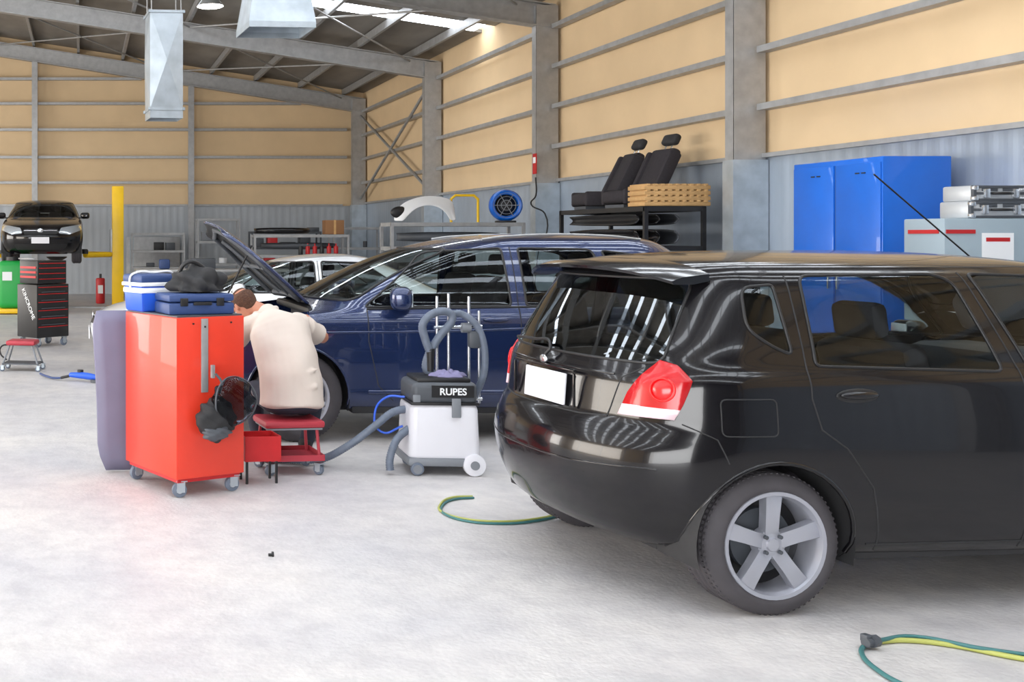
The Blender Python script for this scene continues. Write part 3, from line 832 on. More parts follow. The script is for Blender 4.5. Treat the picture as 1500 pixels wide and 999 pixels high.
def on_cab(x,y,z=1.13):
    v=Matrix.Translation(cab.location)@Matrix.Rotation(ca,4,'Z')@Vector((x,y,z)); return v
g=group('cooler_box',on_cab(.12,.52),(0,0,ca+rad(2)))
box('tub',(.28,.22,.17),(0,0,.085),m_blueb,g,bevel=.02,taper=1.08); box('band',(.30,.24,.035),(0,0,.14),m_white,g,bevel=.006)
box('lid',(.31,.25,.06),(0,0,.215),m_blued,g,bevel=.02)
box('lid_edge',(.315,.255,.025),(0,0,.18),m_white,g,bevel=.006)
tube('handle',[(-.16,0,.14),(-.165,0,.225),(-.15,-.02,.25),(0,-.03,.255),(.15,-.02,.25),(.165,0,.225),(.16,0,.14)],.007,m_white,g)
g=group('blue_tool_case',on_cab(.25,.20),(0,0,ca-rad(12)))
box('base',(.44,.30,.075),(0,0,.038),m_blued,g,bevel=.015); box('lid',(.44,.30,.05),(0,0,.105),m_blued,g,bevel=.018)
boxes('latch',[((.05,.012,.05),(-.12,-.155,.08)),((.05,.012,.05),(.12,-.155,.08)),((.12,.02,.02),(0,-.16,.07))],m_blk,g,bevel=.004)
g=group('black_bag',on_cab(.29,.22,1.27),(0,0,.1))
bm=bmesh.new(); bmesh.ops.create_icosphere(bm,subdivisions=4,radius=1)
for v in bm.verts:
    n=1+.18*math.sin(v.co.x*7+2)*math.cos(v.co.y*6)+.12*math.sin(v.co.z*9+v.co.x*5)
    v.co=Vector((v.co.x*.17*n,v.co.y*.12*n,max(-.03,v.co.z*.13*n)))
    v.co.z+=.03
obj('bag_cloth',bm,m_blk2,g,smooth=179)
tube('strap',[(-.14,0,.08),(-.07,-.04,.19),(.05,-.02,.14),(.15,-.02,.06)],.014,m_blk,g)

# ------------------------------------------------------------ roller stool
g=group('mechanic_roller_stool',(1.43,7.38,0),(0,0,rad(6)))
box('seat_pad',(.42,.34,.05),(0,0,.345),m_redpad,g,bevel=.02)
box('seat_plate',(.38,.32,.012),(0,0,.315),m_grey,g)
for x in (-.16,.16):
    for y in (-.13,.13): tube('leg',[(x,y,.31),(x*1.1,y*1.1,.10)],.011,m_redpad,g,smooth=False)
boxes('tray',[((.40,.34,.012),(0,0,.105)),((.40,.008,.04),(0,-.17,.12)),((.40,.008,.04),(0,.17,.12)),((.008,.34,.04),(-.2,0,.12)),((.008,.34,.04),(.2,0,.12))],m_redpad,g)
for x in (-.17,.17):
    for y in (-.14,.14): castor(g,(x,y,0),.036,random.uniform(-1,1))
g=group('red_parts_drawer',(1.17,7.06,0),(0,0,rad(8)))
boxes('bin',[((.24,.2,.008),(0,0,.155)),((.24,.006,.16),(0,-.1,.235)),((.24,.006,.16),(0,.1,.235)),((.006,.2,.16),(-.12,0,.235)),((.006,.2,.16),(.12,0,.235))],m_redd,g)
boxes('frame',[((.015,.015,.155),(sx*.1,sy*.07,.078)) for sx in (-1,1) for sy in (-1,1)],m_blk,g)

# ------------------------------------------------------------ man
def chain(bm,pts,rads,seg=16,right=None,sub=3,capf=.75):
    rows=[list(p)+list(r if isinstance(r,(tuple,list)) else (r,r)) for p,r in zip(pts,rads)]
    rows=catmull(rows,sub) if len(rows)>2 and sub>1 else rows
    C=[Vector(r[:3]) for r in rows]; n=len(C); rings=[]
    for i in range(n):
        t=(C[min(i+1,n-1)]-C[max(i-1,0)]).normalized()
        rv=Vector(right) if right else (Vector((1,0,0)) if abs(t.x)<.8 else Vector((0,1,0)))
        rv=(rv-t*rv.dot(t)).normalized(); fv=t.cross(rv)
        ra,rb=rows[i][3],rows[i][4]
        def ring(c,k): return [bm.verts.new(c+rv*(ra*k*math.cos(2*math.pi*j/seg))+fv*(rb*k*math.sin(2*math.pi*j/seg))) for j in range(seg)]
        if i==0:
            m=min(ra,rb)*capf
            pole0=bm.verts.new(C[0]-t*m); rings.append(ring(C[0]-t*m*.86,.5)); rings.append(ring(C[0]-t*m*.5,.86))
        rings.append(ring(C[i],1))
        if i==n-1:
            m=min(ra,rb)*capf
            rings.append(ring(C[i]+t*m*.5,.86)); rings.append(ring(C[i]+t*m*.86,.5)); pole1=bm.verts.new(C[i]+t*m)
    for A,Bq in zip(rings[:-1],rings[1:]):
        for j in range(seg): bm.faces.new((A[j],A[(j+1)%seg],Bq[(j+1)%seg],Bq[j]))
    for j in range(seg):
        bm.faces.new((pole0,rings[0][(j+1)%seg],rings[0][j])); bm.faces.new((pole1,rings[-1][j],rings[-1][(j+1)%seg]))
tex=bpy.data.textures.new('cloth_folds','CLOUDS'); tex.noise_scale=.16; tex.noise_depth=0
def garment(name,bm,mat,parent,vox=.012,it=4,fold=0):
    o=obj(name,bm,mat,parent,smooth=179)
    md=o.modifiers.new('r','REMESH'); md.mode='VOXEL'; md.voxel_size=vox; md.use_smooth_shade=True
    md=o.modifiers.new('s','SMOOTH'); md.factor=.6; md.iterations=it
    if fold:
        md=o.modifiers.new('d','DISPLACE'); md.texture=tex; md.strength=fold; md.mid_level=.5; md.texture_coords='LOCAL'
    return o
man=group('seated_man')
V=Vector
shL,shR=V((1.215,7.66,.985)),V((1.585,7.66,.985))
elL,elR=V((1.09,7.92,.83)),V((1.775,7.86,.88))
haL,haR=V((1.20,8.18,.965)),V((1.72,8.18,1.0))
bm=bmesh.new()
RT=(1,0.06,0)
chain(bm,[(1.445,7.37,.455),(1.445,7.38,.56),(1.44,7.41,.70),(1.42,7.48,.84),(1.40,7.57,.96),(1.37,7.66,1.03)],
      [(.228,.170),(.218,.158),(.212,.152),(.218,.152),(.215,.13),(.13,.085)],seg=24,right=RT,capf=.12)
chain(bm,[shL+V((.07,0,.01)),shL,shL.lerp(elL,.45),shL.lerp(elL,.72)],[.085,.082,.080,.090],capf=.1)
chain(bm,[shR+V((-.07,0,.01)),shR,shR.lerp(elR,.45),shR.lerp(elR,.74)],[.085,.082,.080,.090],capf=.1)
chain(bm,[(1.37,7.64,1.03),(1.33,7.68,1.075)],[.078,.070],sub=1)
# drape folds: soft ridges across the back of the shirt
for (a,b,c,rr) in (((1.26,7.33,.62),(1.42,7.245,.56),(1.60,7.27,.60),.022),((1.24,7.37,.74),(1.40,7.28,.66),(1.62,7.29,.72),.020),
                   ((1.30,7.45,.90),(1.40,7.37,.80),(1.55,7.38,.84),.020),((1.52,7.50,.95),(1.50,7.42,.86),(1.42,7.33,.70),.018)):
    chain(bm,[a,b,c],[rr*.6,rr,rr*.6],sub=4)
garment('polo_shirt',bm,m_shirt,man,.010,7,.030)
tube('collar',[(1.325+.074*math.cos(a),7.69+.064*math.sin(a)-.01,1.085+.02*math.cos(a)) for a in [2*math.pi*i/14 for i in range(14)]],.020,m_shirt,man,cyclic=True)
bm=bmesh.new()
chain(bm,[(1.455,7.375,.455),(1.455,7.385,.52)],[(.208,.14),(.198,.135)],right=RT,seg=20,sub=1,capf=.5)
knL,knR=V((1.24,7.80,.50)),V((1.72,7.80,.50))
anL,anR=V((1.30,7.74,.12)),V((1.62,7.72,.12))
chain(bm,[V((1.38,7.42,.475)),V((1.31,7.6,.485)),knL,knL.lerp(anL,.4),anL],[.10,.09,.068,.065,.056])
chain(bm,[V((1.53,7.42,.475)),V((1.63,7.6,.485)),knR,knR.lerp(anR,.4),anR],[.10,.09,.068,.065,.056])
garment('trousers',bm,m_trou,man,.012,3,.02)
for a,nm in ((anL,'left_boot'),(anR,'right_boot')):
    bm=bmesh.new()
    chain(bm,[a+V((0,-.03,-.065)),a+V((0,.06,-.065)),a+V((0,.16,-.072))],[(.045,.05),(.046,.048),(.044,.038)])
    chain(bm,[a+V((0,-.01,.02)),a+V((0,0,-.05))],[.05,.05],sub=1)
    for v in bm.verts: v.co.z=max(.004,v.co.z)
    garment(nm,bm,m_blk2,man,.009,2)
hc=V((1.19,7.79,1.125)); fd=V((-.28,.75,-.60)).normalized()
up=V((-.45,.45,.77)); up=(up-fd*up.dot(fd)).normalized(); rt=fd.cross(up)
bm=bmesh.new()
chain(bm,[(1.345,7.665,1.05),(1.28,7.72,1.09),hc],[.062,.058,.06])
def hp(r,f,u): return hc+rt*r+fd*f+up*u
chain(bm,[hp(0,-.01,-.085),hp(0,0,-.03),hp(0,-.01,.035),hp(0,-.015,.07)],[(.058,.075),(.074,.092),(.076,.095),(.062,.078)],right=tuple(rt),seg=20)
chain(bm,[hp(0,.055,-.10),hp(0,.075,-.05)],[(.035,.03),(.045,.03)],right=tuple(rt),sub=1)
chain(bm,[hp(0,.092,.005),hp(0,.108,-.035)],[.010,.016],sub=1)
chain(bm,[hp(-.045,.085,.02),hp(.045,.085,.02)],[.014,.014],sub=1)
for s in (-1,1): chain(bm,[hp(s*.078,-.005,.015),hp(s*.082,-.01,-.025)],[(.010,.02),(.008,.014)],sub=1)
garment('head_and_neck',bm,m_skin,man,.006,2)
for s in (-1,1):
    sph('eye',(.011,.011,.011),hp(s*.031,.088,-.002),m_white,man); sph('iris',(.005,.005,.005),hp(s*.031,.097,-.003),m_hair,man)
tube('mouth',[hp(-.024,.100,-.072),hp(0,.106,-.070),hp(.024,.100,-.072)],.004,m_redpad,man)
bm=bmesh.new()
chain(bm,[hp(0,-.035,-.045),hp(0,-.03,0),hp(0,-.015,.045),hp(0,-.01,.078)],[(.062,.072),(.082,.088),(.084,.094),(.062,.075)],right=tuple(rt),seg=20)
chain(bm,[hp(0,.05,.075),hp(0,.0,.09)],[(.055,.03),(.05,.04)],right=tuple(rt),sub=1)
garment('hair',bm,m_hair,man,.008,1,.012)
def arm_hand(nm,sh,el,wr,tgt,palm_n,thumb_dir):
    bm=bmesh.new()
    chain(bm,[sh.lerp(el,.5),el,el.lerp(wr,.5),wr],[.048,.046,.040,.028])
    d=(tgt-wr).normalized(); side=thumb_dir-d*thumb_dir.dot(d); side.normalize(); dn=palm_n
    k=wr+d*.085
    chain(bm,[wr,wr+d*.04,k],[(.028,.020),(.038,.018),(.041,.015)],right=tuple(side))
    garment(nm+'_forearm',bm,m_skin,man,.007,2)
    bm=bmesh.new()
    for i,(o,l) in enumerate(((.030,.072),(.010,.080),(-.011,.074),(-.031,.058))):
        b=k+side*o-d*.008
        chain(bm,[b,b+d*l*.45+dn*.004,b+d*l*.75+dn*.016,b+d*l+dn*.032],[.0095,.009,.0085,.0075],seg=10,sub=2)
    b=wr+d*.03+side*.028
    chain(bm,[b,b+side*.025+d*.022,b+side*.034+d*.050+dn*.01,b+side*.034+d*.068+dn*.018],[.013,.0115,.010,.0085],seg=10,sub=2)
    garment(nm+'_fingers',bm,m_skin,man,.004,1)
arm_hand('left',shL,elL,haL,haL+V((.02,.1,-.01)),V((0,.1,-1)).normalized(),V((1,0,0)))
arm_hand('right',shR,elR,haR,haR+V((-.02,.1,-.01)),V((0,.1,-1)).normalized(),V((-1,0,0)))

# ------------------------------------------------------------ dust extractor
g=group('dust_extractor_vacuum',(2.48,7.42,0),(0,0,rad(-4)))
box('lower_tank',(.48,.40,.40),(0,0,.29),m_offw,g,bevel=.05,seg=4,taper=.94)
box('chassis',(.50,.42,.06),(0,0,.09),m_grey,g,bevel=.02)
box('motor_head',(.44,.38,.15),(0,0,.555),m_dgrey,g,bevel=.04,seg=3)
box('seam_band',(.455,.39,.02),(0,0,.485),m_blk,g,bevel=.006)
box('top_tray',(.36,.32,.03),(0,0,.64),m_blk,g,bevel=.01)
boxes('clips',[((.06,.015,.13),(.07,-.205,.46)),((.05,.015,.05),(-.19,-.19,.52))],m_grey,g,bevel=.005)
box('control_panel',(.28,.008,.08),(.05,-.192,.57),m_blk,g)
tc=bpy.data.curves.new('label','FONT'); tc.body='RUPES'; tc.size=.065; tc.extrude=.001; tc.materials.append(m_white); tc.offset=.0015
to=bpy.data.objects.new('label_text',tc); COL.objects.link(to); to.parent=g; to.location=(-.04,-.199,.548); to.rotation_euler=(rad(90),0,0)
for sx in (-1,1):
    bm=bmesh.new(); bm_cyl(bm,.075 if sx>0 else .045,.04,(0,0,0),(rad(90),0,0),bevel=.008); obj('wheel',bm,m_offw if sx>0 else m_hose,g,(sx*.19,-.20,.075 if sx>0 else .045))
    bm=bmesh.new(); bm_cyl(bm,.03,.045,(0,0,0),(rad(90),0,0)); obj('wheel_hub',bm,m_grey,g,(sx*.19,-.205,.075 if sx>0 else .045))
    castor(g,(sx*.17,.15,0),.04,.3)
bm=bmesh.new(); bmesh.ops.create_icosphere(bm,subdivisions=4,radius=1)
for v in bm.verts:
    v.co=V((v.co.x*.11*(1+.25*math.sin(v.co.y*5)),v.co.y*.08,max(0,v.co.z*.035*(1+.6*math.sin(v.co.x*9)*math.cos(v.co.y*6)))))
obj('cloth',bm,m_lilac,g,(.06,-.04,.655),smooth=179)
for x,z1 in ((.02,1.20),(.10,1.22),(.24,1.20),(.31,1.10)):
    tube('post',[(x,.10,.65 if x<.2 else .45),(x,.10,z1)],.010,m_chrome,g,smooth=False)
tube('cross_bar',[(.0,.10,.98),(.33,.10,.99)],.012,m_chrome,g,smooth=False)
tube('cross_bar',[(.22,.10,.48),(.33,.10,.48)],.012,m_chrome,g,smooth=False)
cyl('bracket',.035,.06,(.22,.10,.98),m_grey,g,rot=(0,rad(90),0))
ribhose('suction_hose',[(-.02,.05,.66),(-.07,.05,.70),(-.05,.04,.80),(.02,.04,.92),(.10,.04,1.02),(.10,.04,1.08),(.03,.03,1.10),(-.05,.02,1.07),(-.10,.02,1.00),(-.08,.02,.90),(-.05,.02,.82)],.030,m_hose,g)
ribhose('suction_hose',[(.10,.07,1.07),(.18,.08,1.08),(.28,.06,1.0),(.33,.05,.85),(.33,.06,.66),(.28,.1,.5)],.026,m_hose,g)
cyl('nozzle',.022,.16,(-.045,.02,.76),m_blk,g,r2=.030)
g2=box('hand_sander',(.09,.06,.12),(.27,.07,.90),m_dgrey,g,bevel=.02)
ribhose('floor_hose',[(-.20,0,.42),(-.32,-.04,.40),(-.45,-.05,.30),(-.62,-.02,.16),(-.8,.05,.05),(-1.05,.12,.031),(-1.2,.15,.031)],.028,m_hose,g)
ribhose('floor_hose',[(-.22,-.1,.30),(-.32,-.18,.24),(-.37,-.2,.12),(-.37,-.2,.03)],.028,m_hose,g)
tube('air_line',[(-.22,.02,.50),(-.34,.06,.49),(-.42,.06,.38),(-.38,.04,.25),(-.24,.0,.3)],.008,m_blueb,g)

# ------------------------------------------------------------ floor hoses
def gp(u,v): 
    Y=F*h/(v-CY); return ((u-CX)/F*Y,Y)
g=group('air_hose')
def sub(uv,r,mat,dz=0): tube('line',[(*gp(u,v),r+.001+dz) for u,v in uv],r,mat,g)
sub([(692,729),(665,730),(645,741),(648,752),(680,762),(730,766),(785,762),(840,748)],.007,m_hosey)
sub([(694,731),(667,733),(648,743),(652,755),(682,765),(730,769),(785,765),(840,751)],.007,m_hoseb)
g=group('air_hose')
sub([(1285,944),(1330,942),(1400,950),(1470,964),(1560,980)],.010,m_hosey)
sub([(1268,946),(1262,960),(1285,985),(1330,1010),(1420,1040)],.009,m_hoseb)
sub([(1285,946),(1340,940),(1440,958),(1560,974)],.008,m_hoseb,.012)
x,y=gp(1276,951)
bm=bmesh.new(); bm_cyl(bm,.018,.07,(x,y,.03),(0,rad(90),.4),seg=12); bm_cyl(bm,.024,.03,(x+.01,y,.032),(0,rad(90),.4),seg=8); bm_box(bm,(.03,.03,.03),(x-.02,y,.045),(0,0,.3),.005)
obj('connector',bm,m_dgrey,g)
x,y=gp(396,815)
bm=bmesh.new(); bm_cyl(bm,.008,.02,(0,0,.008),(0,rad(90),0),seg=8); bm_cyl(bm,.014,.01,(.012,0,.011),(0,rad(90),0),seg=6)
obj('loose_bolt',bm,m_blk,None,(x,y,0))

# ------------------------------------------------------------ left: tool chest, stool, polisher, bin
g=group('black_tool_chest',(-.58,15.9,0),(0,0,rad(42)))
box('lower_cabinet',(.62,.46,.78),(0,0,.53),m_blk,g,bevel=.01)
box('upper_chest',(.56,.42,.34),(0,0,1.10),m_blk,g,bevel=.01)
boxes('drawer_trims',[((.56,.012,.010),(0,-.236,z)) for z in (.30,.42,.54,.66,.78,.88)]+[((.5,.012,.010),(0,-.216,z)) for z in (1.0,1.08,1.16,1.23)],m_redd,g)
boxes('drawer_pulls',[((.45,.014,.012),(0,-.24,z)) for z in (.33,.45,.57,.69,.81)],m_dgrey,g)
boxes('side_trims',[((.012,.36,.03),(-.287,0,z)) for z in (1.03,1.10,1.17)],m_redd,g)
for sx in (-1,1):
    for sy in (-1,1): castor(g,(sx*.25,sy*.18,0),.06)
tc=bpy.data.curves.new('label','FONT'); tc.body='KINCROME'; tc.size=.10; tc.extrude=.001; tc.materials.append(m_white)
to=bpy.data.objects.new('label_text',tc); COL.objects.link(to); to.parent=g; to.location=(-.313,.12,.84)
to.rotation_euler=(Matrix.Rotation(rad(-90),3,'Z')@Matrix.Rotation(rad(90),3,'X')@Matrix.Rotation(rad(-60),3,'Z')).to_euler()
tube('push_handle',[(-.28,.16,1.3),(-.33,.16,1.3),(-.33,-.16,1.3),(-.28,-.16,1.3)],.012,m_galv,g,smooth=False)
g=group('creeper_stool',(-.72,12.95,0),(0,0,rad(-10)))
box('pad',(.36,.30,.06),(0,0,.34),m_redpad,g,bevel=.025); 
for s in (-1,1):
    tube('leg',[(s*.14,-.1,.31),(s*.22,-.14,.07)],.012,m_grey,g,smooth=False); tube('leg',[(s*.14,.1,.31),(s*.22,.14,.07)],.012,m_grey,g,smooth=False)
    for y in (-.14,.14): castor(g,(s*.22,y,0),.032)
tube('handle_loop',[(-.17,0,.31),(-.27,0,.28),(-.28,0,.2),(-.2,0,.12)],.01,m_blk,g)
box('tray',(.44,.30,.015),(0,0,.09),m_dgrey,g)
g=group('floor_polisher',(.02,11.9,0),(0,0,rad(-25)))
bm=bmesh.new(); chain(bm,[(-.16,0,.07),(0,0,.07),(.12,0,.06),(.22,0,.055)],[.028,.038,.035,.02]); obj('body',bm,m_blueb,g,smooth=60)
cyl('pad',.07,.035,(.16,0,.02),m_dgrey,g); tube('handle',[(-.28,.0,.03),(-.2,.0,.05),(-.15,.0,.065)],.016,m_blk,g)
cyl('motor_cap',.035,.05,(-.05,.02,.105),m_blk,g)
tube('air_cable',[(-.7,.3,.02),(-.5,.1,.02),(-.38,.02,.02),(-.27,0,.03)],.012,m_blued,g)
g=group('green_waste_bin',(-1.46,22.5,0))
box('tank',(.62,.55,1.0),(0,0,.62),m_green,g,bevel=.12,seg=4); box('base',(.7,.6,.1),(0,0,.07),m_yel,g,bevel=.02)
box('label',(.20,.01,.18),(-.1,-.28,.8),m_white,g); cyl('cap',.15,.1,(0,0,1.15),m_blk,g)
g=group('oil_drainer',(-.55,23.2,0))
cyl('tank',.2,.6,(0,0,.35),m_redd,g,bevel=.03); cyl('stem',.03,.5,(0,0,.85),m_galv,g); revolve('funnel',[(.03,0),(.22,.12),(.23,.14)],m_blk,g,(0,0,1.05))
for a in range(3): castor(g,(.17*math.cos(a*2.1),.17*math.sin(a*2.1),0),.03)
g=group('fire_extinguisher',(.45,25.9,0)); 
cyl('bottle',.11,.62,(0,0,.31),m_redd,g,bevel=.03); cyl('valve',.03,.12,(0,0,.66),m_blk,g); box('label',(.12,.01,.2),(0,-.11,.35),m_white,g)

# ------------------------------------------------------------ racks / shelving
def rack(nm,x0,x1,y0,y1,zs,mat,post=.045):
    g=group(nm)
    for x in (x0,x1):
        for y in (y0,y1): box('post',(post,post,zs[-1]),(x,y,zs[-1]/2),mat,g)
    for z in zs:
        boxes('shelf',[((x1-x0,y1-y0,.02),((x0+x1)/2,(y0+y1)/2,z)),((x1-x0+post,.03,.06),((x0+x1)/2,y0,z-.02)),((x1-x0+post,.03,.06),((x0+x1)/2,y1,z-.02)),((.03,y1-y0,.06),(x0,(y0+y1)/2,z-.02)),((.03,y1-y0,.06),(x1,(y0+y1)/2,z-.02))],mat,g)
    return g
RK=rack('steel_parts_rack',6.80,7.50,12.85,15.1,(.5,1.0,1.5,1.98),m_blk)
def bumper(nm,loc,rot,mat,L=1.6,hh=.22,dep=.35,parent=None):
    bm=bmesh.new(); rows=[]
    for i in range(25):
        t=-1+2*i/24
        a=abs(t)**3
        r=[]
        for j in range(6):
            u=j/5; z=hh*(u-.5)*(1-.25*a); x=t*L/2; y=dep*a-.05*math.sin(u*math.pi)
            r.append(bm.verts.new((x,y,z)))
        rows.append(r)
    for A,Bq in zip(rows[:-1],rows[1:]):
        for j in range(5): bm.faces.new((A[j],A[j+1],Bq[j+1],Bq[j]))
    o=obj(nm,bm,mat,parent,loc,rot,smooth=60)
    md=o.modifiers.new('s','SOLIDIFY');md.thickness=.012
    return o
for k,(zz,mt) in enumerate(((1.62,m_blackpaint),(1.14,m_dgrey),(1.84,m_blk),(.68,m_blackpaint))):
    for dx in ((-.22,.0,.2) if k in (0,2) else (0,)):
        bumper('stored_bumper',(7.13+dx,13.98,zz),(0,0,rad(90)),mt if dx<.1 else m_dgrey,1.9+dx*.6,.20 if k!=2 else .15,.10 if k in (0,2) else .3,RK)
for yy in (13.3,14.3): box('stored_lamp_unit',(.3,.35,.2),(7.15,yy,1.12 if yy<14 else .62),m_dgrey,RK,bevel=.05)
def carseat(loc,rz):
    g=group('car_seat',loc,(0,0,rz))
    box('rails',(.45,.40,.04),(0,0,.02),m_dgrey,g)
    box('cushion',(.52,.50,.16),(0,0,.12),m_seat,g,rot=(0,rad(5),0),bevel=.05,seg=3)
    box('bolster',(.5,.07,.2),(0,-.23,.14),m_seat,g,bevel=.03); box('bolster',(.5,.07,.2),(0,.23,.14),m_seat,g,bevel=.03)
    b=group('backrest',(.22,0,.16),(0,rad(26),0)); b.parent=g
    box('back',(.13,.46,.66),(0,0,.33),m_seat,b,bevel=.05,seg=3); box('back_bolster',(.17,.08,.58),(-.02,-.22,.32),m_seat,b,bevel=.035); box('back_bolster',(.17,.08,.58),(-.02,.22,.32),m_seat,b,bevel=.035)
    for y in (-.06,.06): cyl('headrest_pin',.008,.12,(0,y,.69),m_chrome,b,seg=8)
    box('headrest',(.10,.27,.15),(-.01,0,.80),m_blk2,b,bevel=.04,seg=3)
carseat((7.10,13.78,1.995),rad(6)); carseat((7.06,14.6,1.995),rad(-4))
g=group('cardboard_tray_stack')
bm=bmesh.new()
for k in range(4): bm_box(bm,(.80,.40,.05),(7.20,13.07,2.02+k*.066),(0,0,0),.006)
for k in range(4):
    for i in range(9): bm_box(bm,(.05,.41,.03),(6.85+i*.087,13.07,2.052+k*.066),(0,0,0),.008)
obj('trays',bm,m_card,g)
RK2=rack('steel_shelf_rack',4.95,7.05,17.0,17.6,(.4,.95,1.45,1.84),m_galv)
bm=bmesh.new()
out_=[(-.52,.0),(-.50,.14),(-.42,.25),(-.28,.34),(-.05,.41),(.2,.42),(.42,.38),(.52,.32),(.54,.10),(.50,.02),(.40,.0),(.36,.10),(.26,.20),(.10,.26),(-.08,.25),(-.24,.17),(-.34,.06),(-.40,.0)]
outer=[out_[i] for i in range(0,9)]; inner=[out_[i] for i in (17,16,15,14,13,12,11,10,9)]
rows=[]
for a,b in zip(outer,inner):
    r=[]
    for j in range(6):
        u=j/5; x=a[0]+(b[0]-a[0])*u; z=a[1]+(b[1]-a[1])*u
        r.append(bm.verts.new((x,-.10*math.sin(u*1.5)+.06,z)))
    rows.append(r)
for A,Bq in zip(rows[:-1],rows[1:]):
    for j in range(5): bm.faces.new((A[j],A[j+1],Bq[j+1],Bq[j]))
o=obj('spare_white_wing_panel',bm,m_white,None,(5.55,17.2,1.875),(0,0,rad(8)),smooth=60)
md=o.modifiers.new('s','SOLIDIFY');md.thickness=.012
md=o.modifiers.new('v','SUBSURF');md.levels=2;md.render_levels=2
sph('headlamp_bowl',(.16,.05,.10),(-.42,.04,.14),m_blk,o)
tube('yellow_hoop_stand',[(6.05,17.45,1.86),(6.05,17.45,2.24),(6.12,17.45,2.30),(6.42,17.45,2.30),(6.49,17.45,2.24),(6.49,17.45,1.86)],.022,m_yel,smooth=False)
g=group('blue_air_blower',(6.86,17.25,2.13),(rad(90),0,rad(-12)))
revolve('housing',[(.18,-.12),(.23,-.10),(.26,0),(.25,.08),(.22,.12),(.18,.10),(.17,.02)],m_blue,g)
revolve('motor',[(0,.07),(.1,.06),(.13,.02),(.17,0)],m_blk,g)
for k in range(6):
    a=k*math.pi/3; tube('guard',[(0,0,.10),(.2*math.cos(a),.2*math.sin(a),.11)],.006,m_grey,g,smooth=False)
for rr in (.08,.14,.2): tube('guard_ring',[(rr*math.cos(a),rr*math.sin(a),.108) for a in [i*math.pi/8 for i in range(16)]],.005,m_grey,g,cyclic=True)
box('foot',(.30,.03,.2),(0,-.262,0),m_blk,g,bevel=.01)
bumper('stored_bumper',(6.0,17.15,1.62),(0,0,0),m_dgrey,1.7,.16,.3,RK2); bumper('stored_bumper',(6.0,17.15,1.12),(0,0,0),m_blk,1.8,.2,.3,RK2)
tube('wall_cable',[(7.5,17.6,2.6),(7.46,17.5,2.3),(7.34,17.4,2.15),(7.52,17.3,2.0),(7.5,17.3,1.4)],.012,m_blk)

def shelfunit(nm,x0,x1,y0,y1,zs,mat,stuff=True,mats=None,dens=.5):
    g=rack(nm,x0,x1,y0,y1,zs,mat,.04)
    if stuff:
        for z in zs[:-1]+((zs[-1],) if stuff=='top' else ()):
            x=x0+.12
            while x<x1-.25:
                w=random.uniform(.12,.38); hgt=random.uniform(.1,.26); mt=random.choice(mats or [m_blk,m_dgrey,m_blk2,m_grey,m_offw])
                if random.random()<dens:
                    if random.random()<.35: cyl('tin',w*.3,hgt,(x+w/2,(y0+y1)/2,z+.012+hgt/2),random.choice([m_redd,m_white,m_dgrey]),g,bevel=.01)
                    else: box('carton',(w,.3,hgt),(x+w/2,(y0+y1)/2,z+.012+hgt/2),mt,g,rot=(0,0,random.uniform(-.05,.05)),bevel=.01)
                x+=w+random.uniform(.03,.2)
shelfunit('wire_shelving',1.35,2.75,28.6,29.1,(.35,.8,1.25,1.72),m_galv,True,[m_blk,m_dgrey,m_blk2],.7)
shelfunit('steel_shelving',3.1,4.2,28.4,28.9,(.3,.9,1.5,2.1),m_galv,True,None,.4)
shelfunit('steel_shelving',4.35,6.1,27.2,27.7,(.3,.85,1.35,1.75),m_dgrey,'top',[m_blk,m_redd,m_dgrey],.6)
shelfunit('steel_shelving',6.2,7.4,26.2,26.7,(.3,.85,1.35,1.85),m_galv,'top',None,.3)
BS=rack('bumper_stand',3.9,6.0,24.0,24.5,(.6,1.2,1.66),m_galv)
bumper('stored_bumper',(4.6,24.12,1.76),(0,0,.05),m_blackpaint,1.3,.14,.3,BS)
bumper('stored_bumper',(4.95,24.12,1.42),(0,0,0),m_dgrey,1.7,.14,.3,BS)
for k in range(6):
    bm=bmesh.new(); bm_cyl(bm,.05,.2,(0,0,.10),bevel=.01,seg=14); bm_cyl(bm,.018,.06,(0,0,.23),seg=10); obj('bottle',bm,m_redd if k%3 else m_blk,BS,(4.95+k*.16,24.1,1.212))
g=group('parts_carton'); box('carton',(.42,.35,.32),(5.72,24.25,1.84),m_ybrown,g,bevel=.01); box('tape',(.05,.355,.325),(5.72,24.25,1.84),m_card,g)
g=group('grey_workbench')
box('top',(3.2,.7,.05),(2.7,22.0,.93),m_galv,g,bevel=.008)
boxes('legs',[((.06,.06,.9),(x,y,.45)) for x in (1.2,2.7,4.2) for y in (21.72,22.28)]+[((3.0,.5,.03),(2.7,22.0,.3))],m_grey,g)
boxes('drawers',[((.6,.6,.55),(3.6,22.0,.62))],m_bench,g,bevel=.01)
box('vice',(.22,.18,.2),(1.7,21.95,1.06),m_blued,g,bevel=.03); box('toolbox',(.5,.26,.22),(2.5,22.0,1.07),m_dgrey,g,bevel=.02)
g=group('wall_panel_stack'); 
for k in range(3): box('panel',(1.3,.04,1.6),(1.9+k*.1,30.0-k*.08,.82),m_bench if k%2 else m_galv,g,rot=(rad(-4),0,0),bevel=.01)

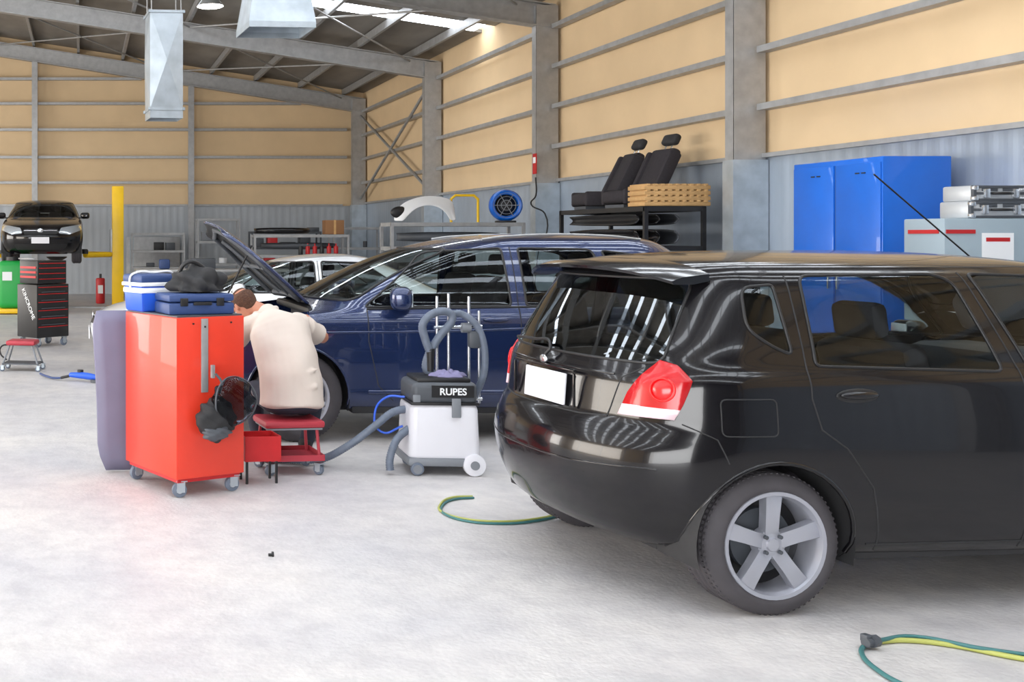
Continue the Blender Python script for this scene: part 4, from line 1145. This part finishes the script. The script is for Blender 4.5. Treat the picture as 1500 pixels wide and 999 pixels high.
# ------------------------------------------------------------ right: blue cabinet, grey cabinet, cases
g=group('blue_storage_cabinet')
box('carcass',(.62,1.2,2.3),(7.53,10.2,1.2),m_blue,g,bevel=.008)
box('plinth',(.58,1.16,.05),(7.53,10.2,.025),m_blk,g)
boxes('door_gap',[((.004,.008,2.2),(7.219,10.2,1.2))],m_blued,g)
boxes('door_panel',[((.012,.57,2.2),(7.214,9.9,1.2)),((.012,.57,2.2),(7.214,10.5,1.2))],m_blue,g,bevel=.003)
boxes('vents',[((.006,.05,.012),(7.206,y,2.21)) for y in (9.82,9.9,10.42,10.5)],m_blk,g)
boxes('handles',[((.03,.02,.16),(7.195,10.14,1.2)),((.03,.02,.16),(7.195,10.26,1.2))],m_chrome,g,bevel=.004)
g=group('grey_steel_cabinet')
box('carcass',(1.0,.4,1.70),(7.02,8.25,.91),m_bench,g,bevel=.01); box('plinth',(.96,.36,.06),(7.02,8.25,.03),m_blk,g)
box('red_stripe',(.006,.30,.03),(6.517,8.25,1.66),m_redd,g); box('red_stripe',(.22,.006,.03),(6.64,8.046,1.66),m_redd,g)
boxes('door_line',[((.006,.006,1.6),(7.2,8.047,.91))],m_dgrey,g)
box('poster',(.24,.004,.30),(6.92,8.046,1.50),m_white,g); box('poster_band',(.18,.006,.03),(6.92,8.045,1.60),m_redd,g)
def case(loc,rz,w,d,hh):
    g=group('aluminium_tool_case',loc,(0,0,rz))
    box('body',(w,d,hh),(0,0,hh/2),m_alu,g,bevel=.012)
    boxes('edges',[((w+.01,.02,.02),(0,-d/2,z)) for z in (.01,hh/2,hh-.01)]+[((.025,.025,hh),(sx*w/2,-d/2,hh/2)) for sx in (-1,1)]+[((w*.3,.006,hh*.25),(sx*w*.2,-d/2-.002,hh*.76)) for sx in (-1,1)],m_dgrey,g,bevel=.002)
    boxes('latches',[((.05,.02,.07),(sx*w*.28,-d/2-.01,hh/2)) for sx in (-1,1)],m_chrome,g,bevel=.004)
    boxes('corners',[((.04,.035,.035),(sx*w/2*.97,-d/2,z)) for sx in (-1,1) for z in (.02,hh-.02)],m_chrome,g,bevel=.006)
    tube('handle',[(-.07,-d/2-.005,hh/2),(-.06,-d/2-.03,hh/2),(.06,-d/2-.03,hh/2),(.07,-d/2-.005,hh/2)],.01,m_blk,g)
case((6.99,8.26,1.762),0,.44,.30,.13); case((7.01,8.28,1.893),rad(3),.42,.28,.12); case((7.36,8.24,1.762),rad(-4),.22,.30,.26)

# ------------------------------------------------------------ lights
w=bpy.data.worlds.new('World'); S.world=w; w.use_nodes=True
bg=w.node_tree.nodes['Background']; bg.inputs[0].default_value=(.80,.90,1,1); bg.inputs[1].default_value=2.0
def area(name,loc,rot,sx,sy,en,col):
    l=bpy.data.lights.new(name,'AREA'); l.shape='RECTANGLE'; l.size=sx; l.size_y=sy; l.energy=en; l.color=col
    o=bpy.data.objects.new(name,l); COL.objects.link(o); o.location=loc; o.rotation_euler=rot; return o
area('door_daylight',(-7.2,-6.6,2.4),(rad(90),0,rad(-12)),12,4.4,1200,(1,.98,.96))
area('side_door_daylight',(-15.5,8,2.4),(rad(90),0,rad(-90)),12,4,1300,(1,.94,.86))
area('back_bay_fill',(-15.5,22,2.4),(rad(90),0,rad(-90)),8,4,900,(1,.97,.93))  # added fill that brightens the back bays; the left wall has no door here
S.view_settings.view_transform='Standard'
S.view_settings.exposure=0.3
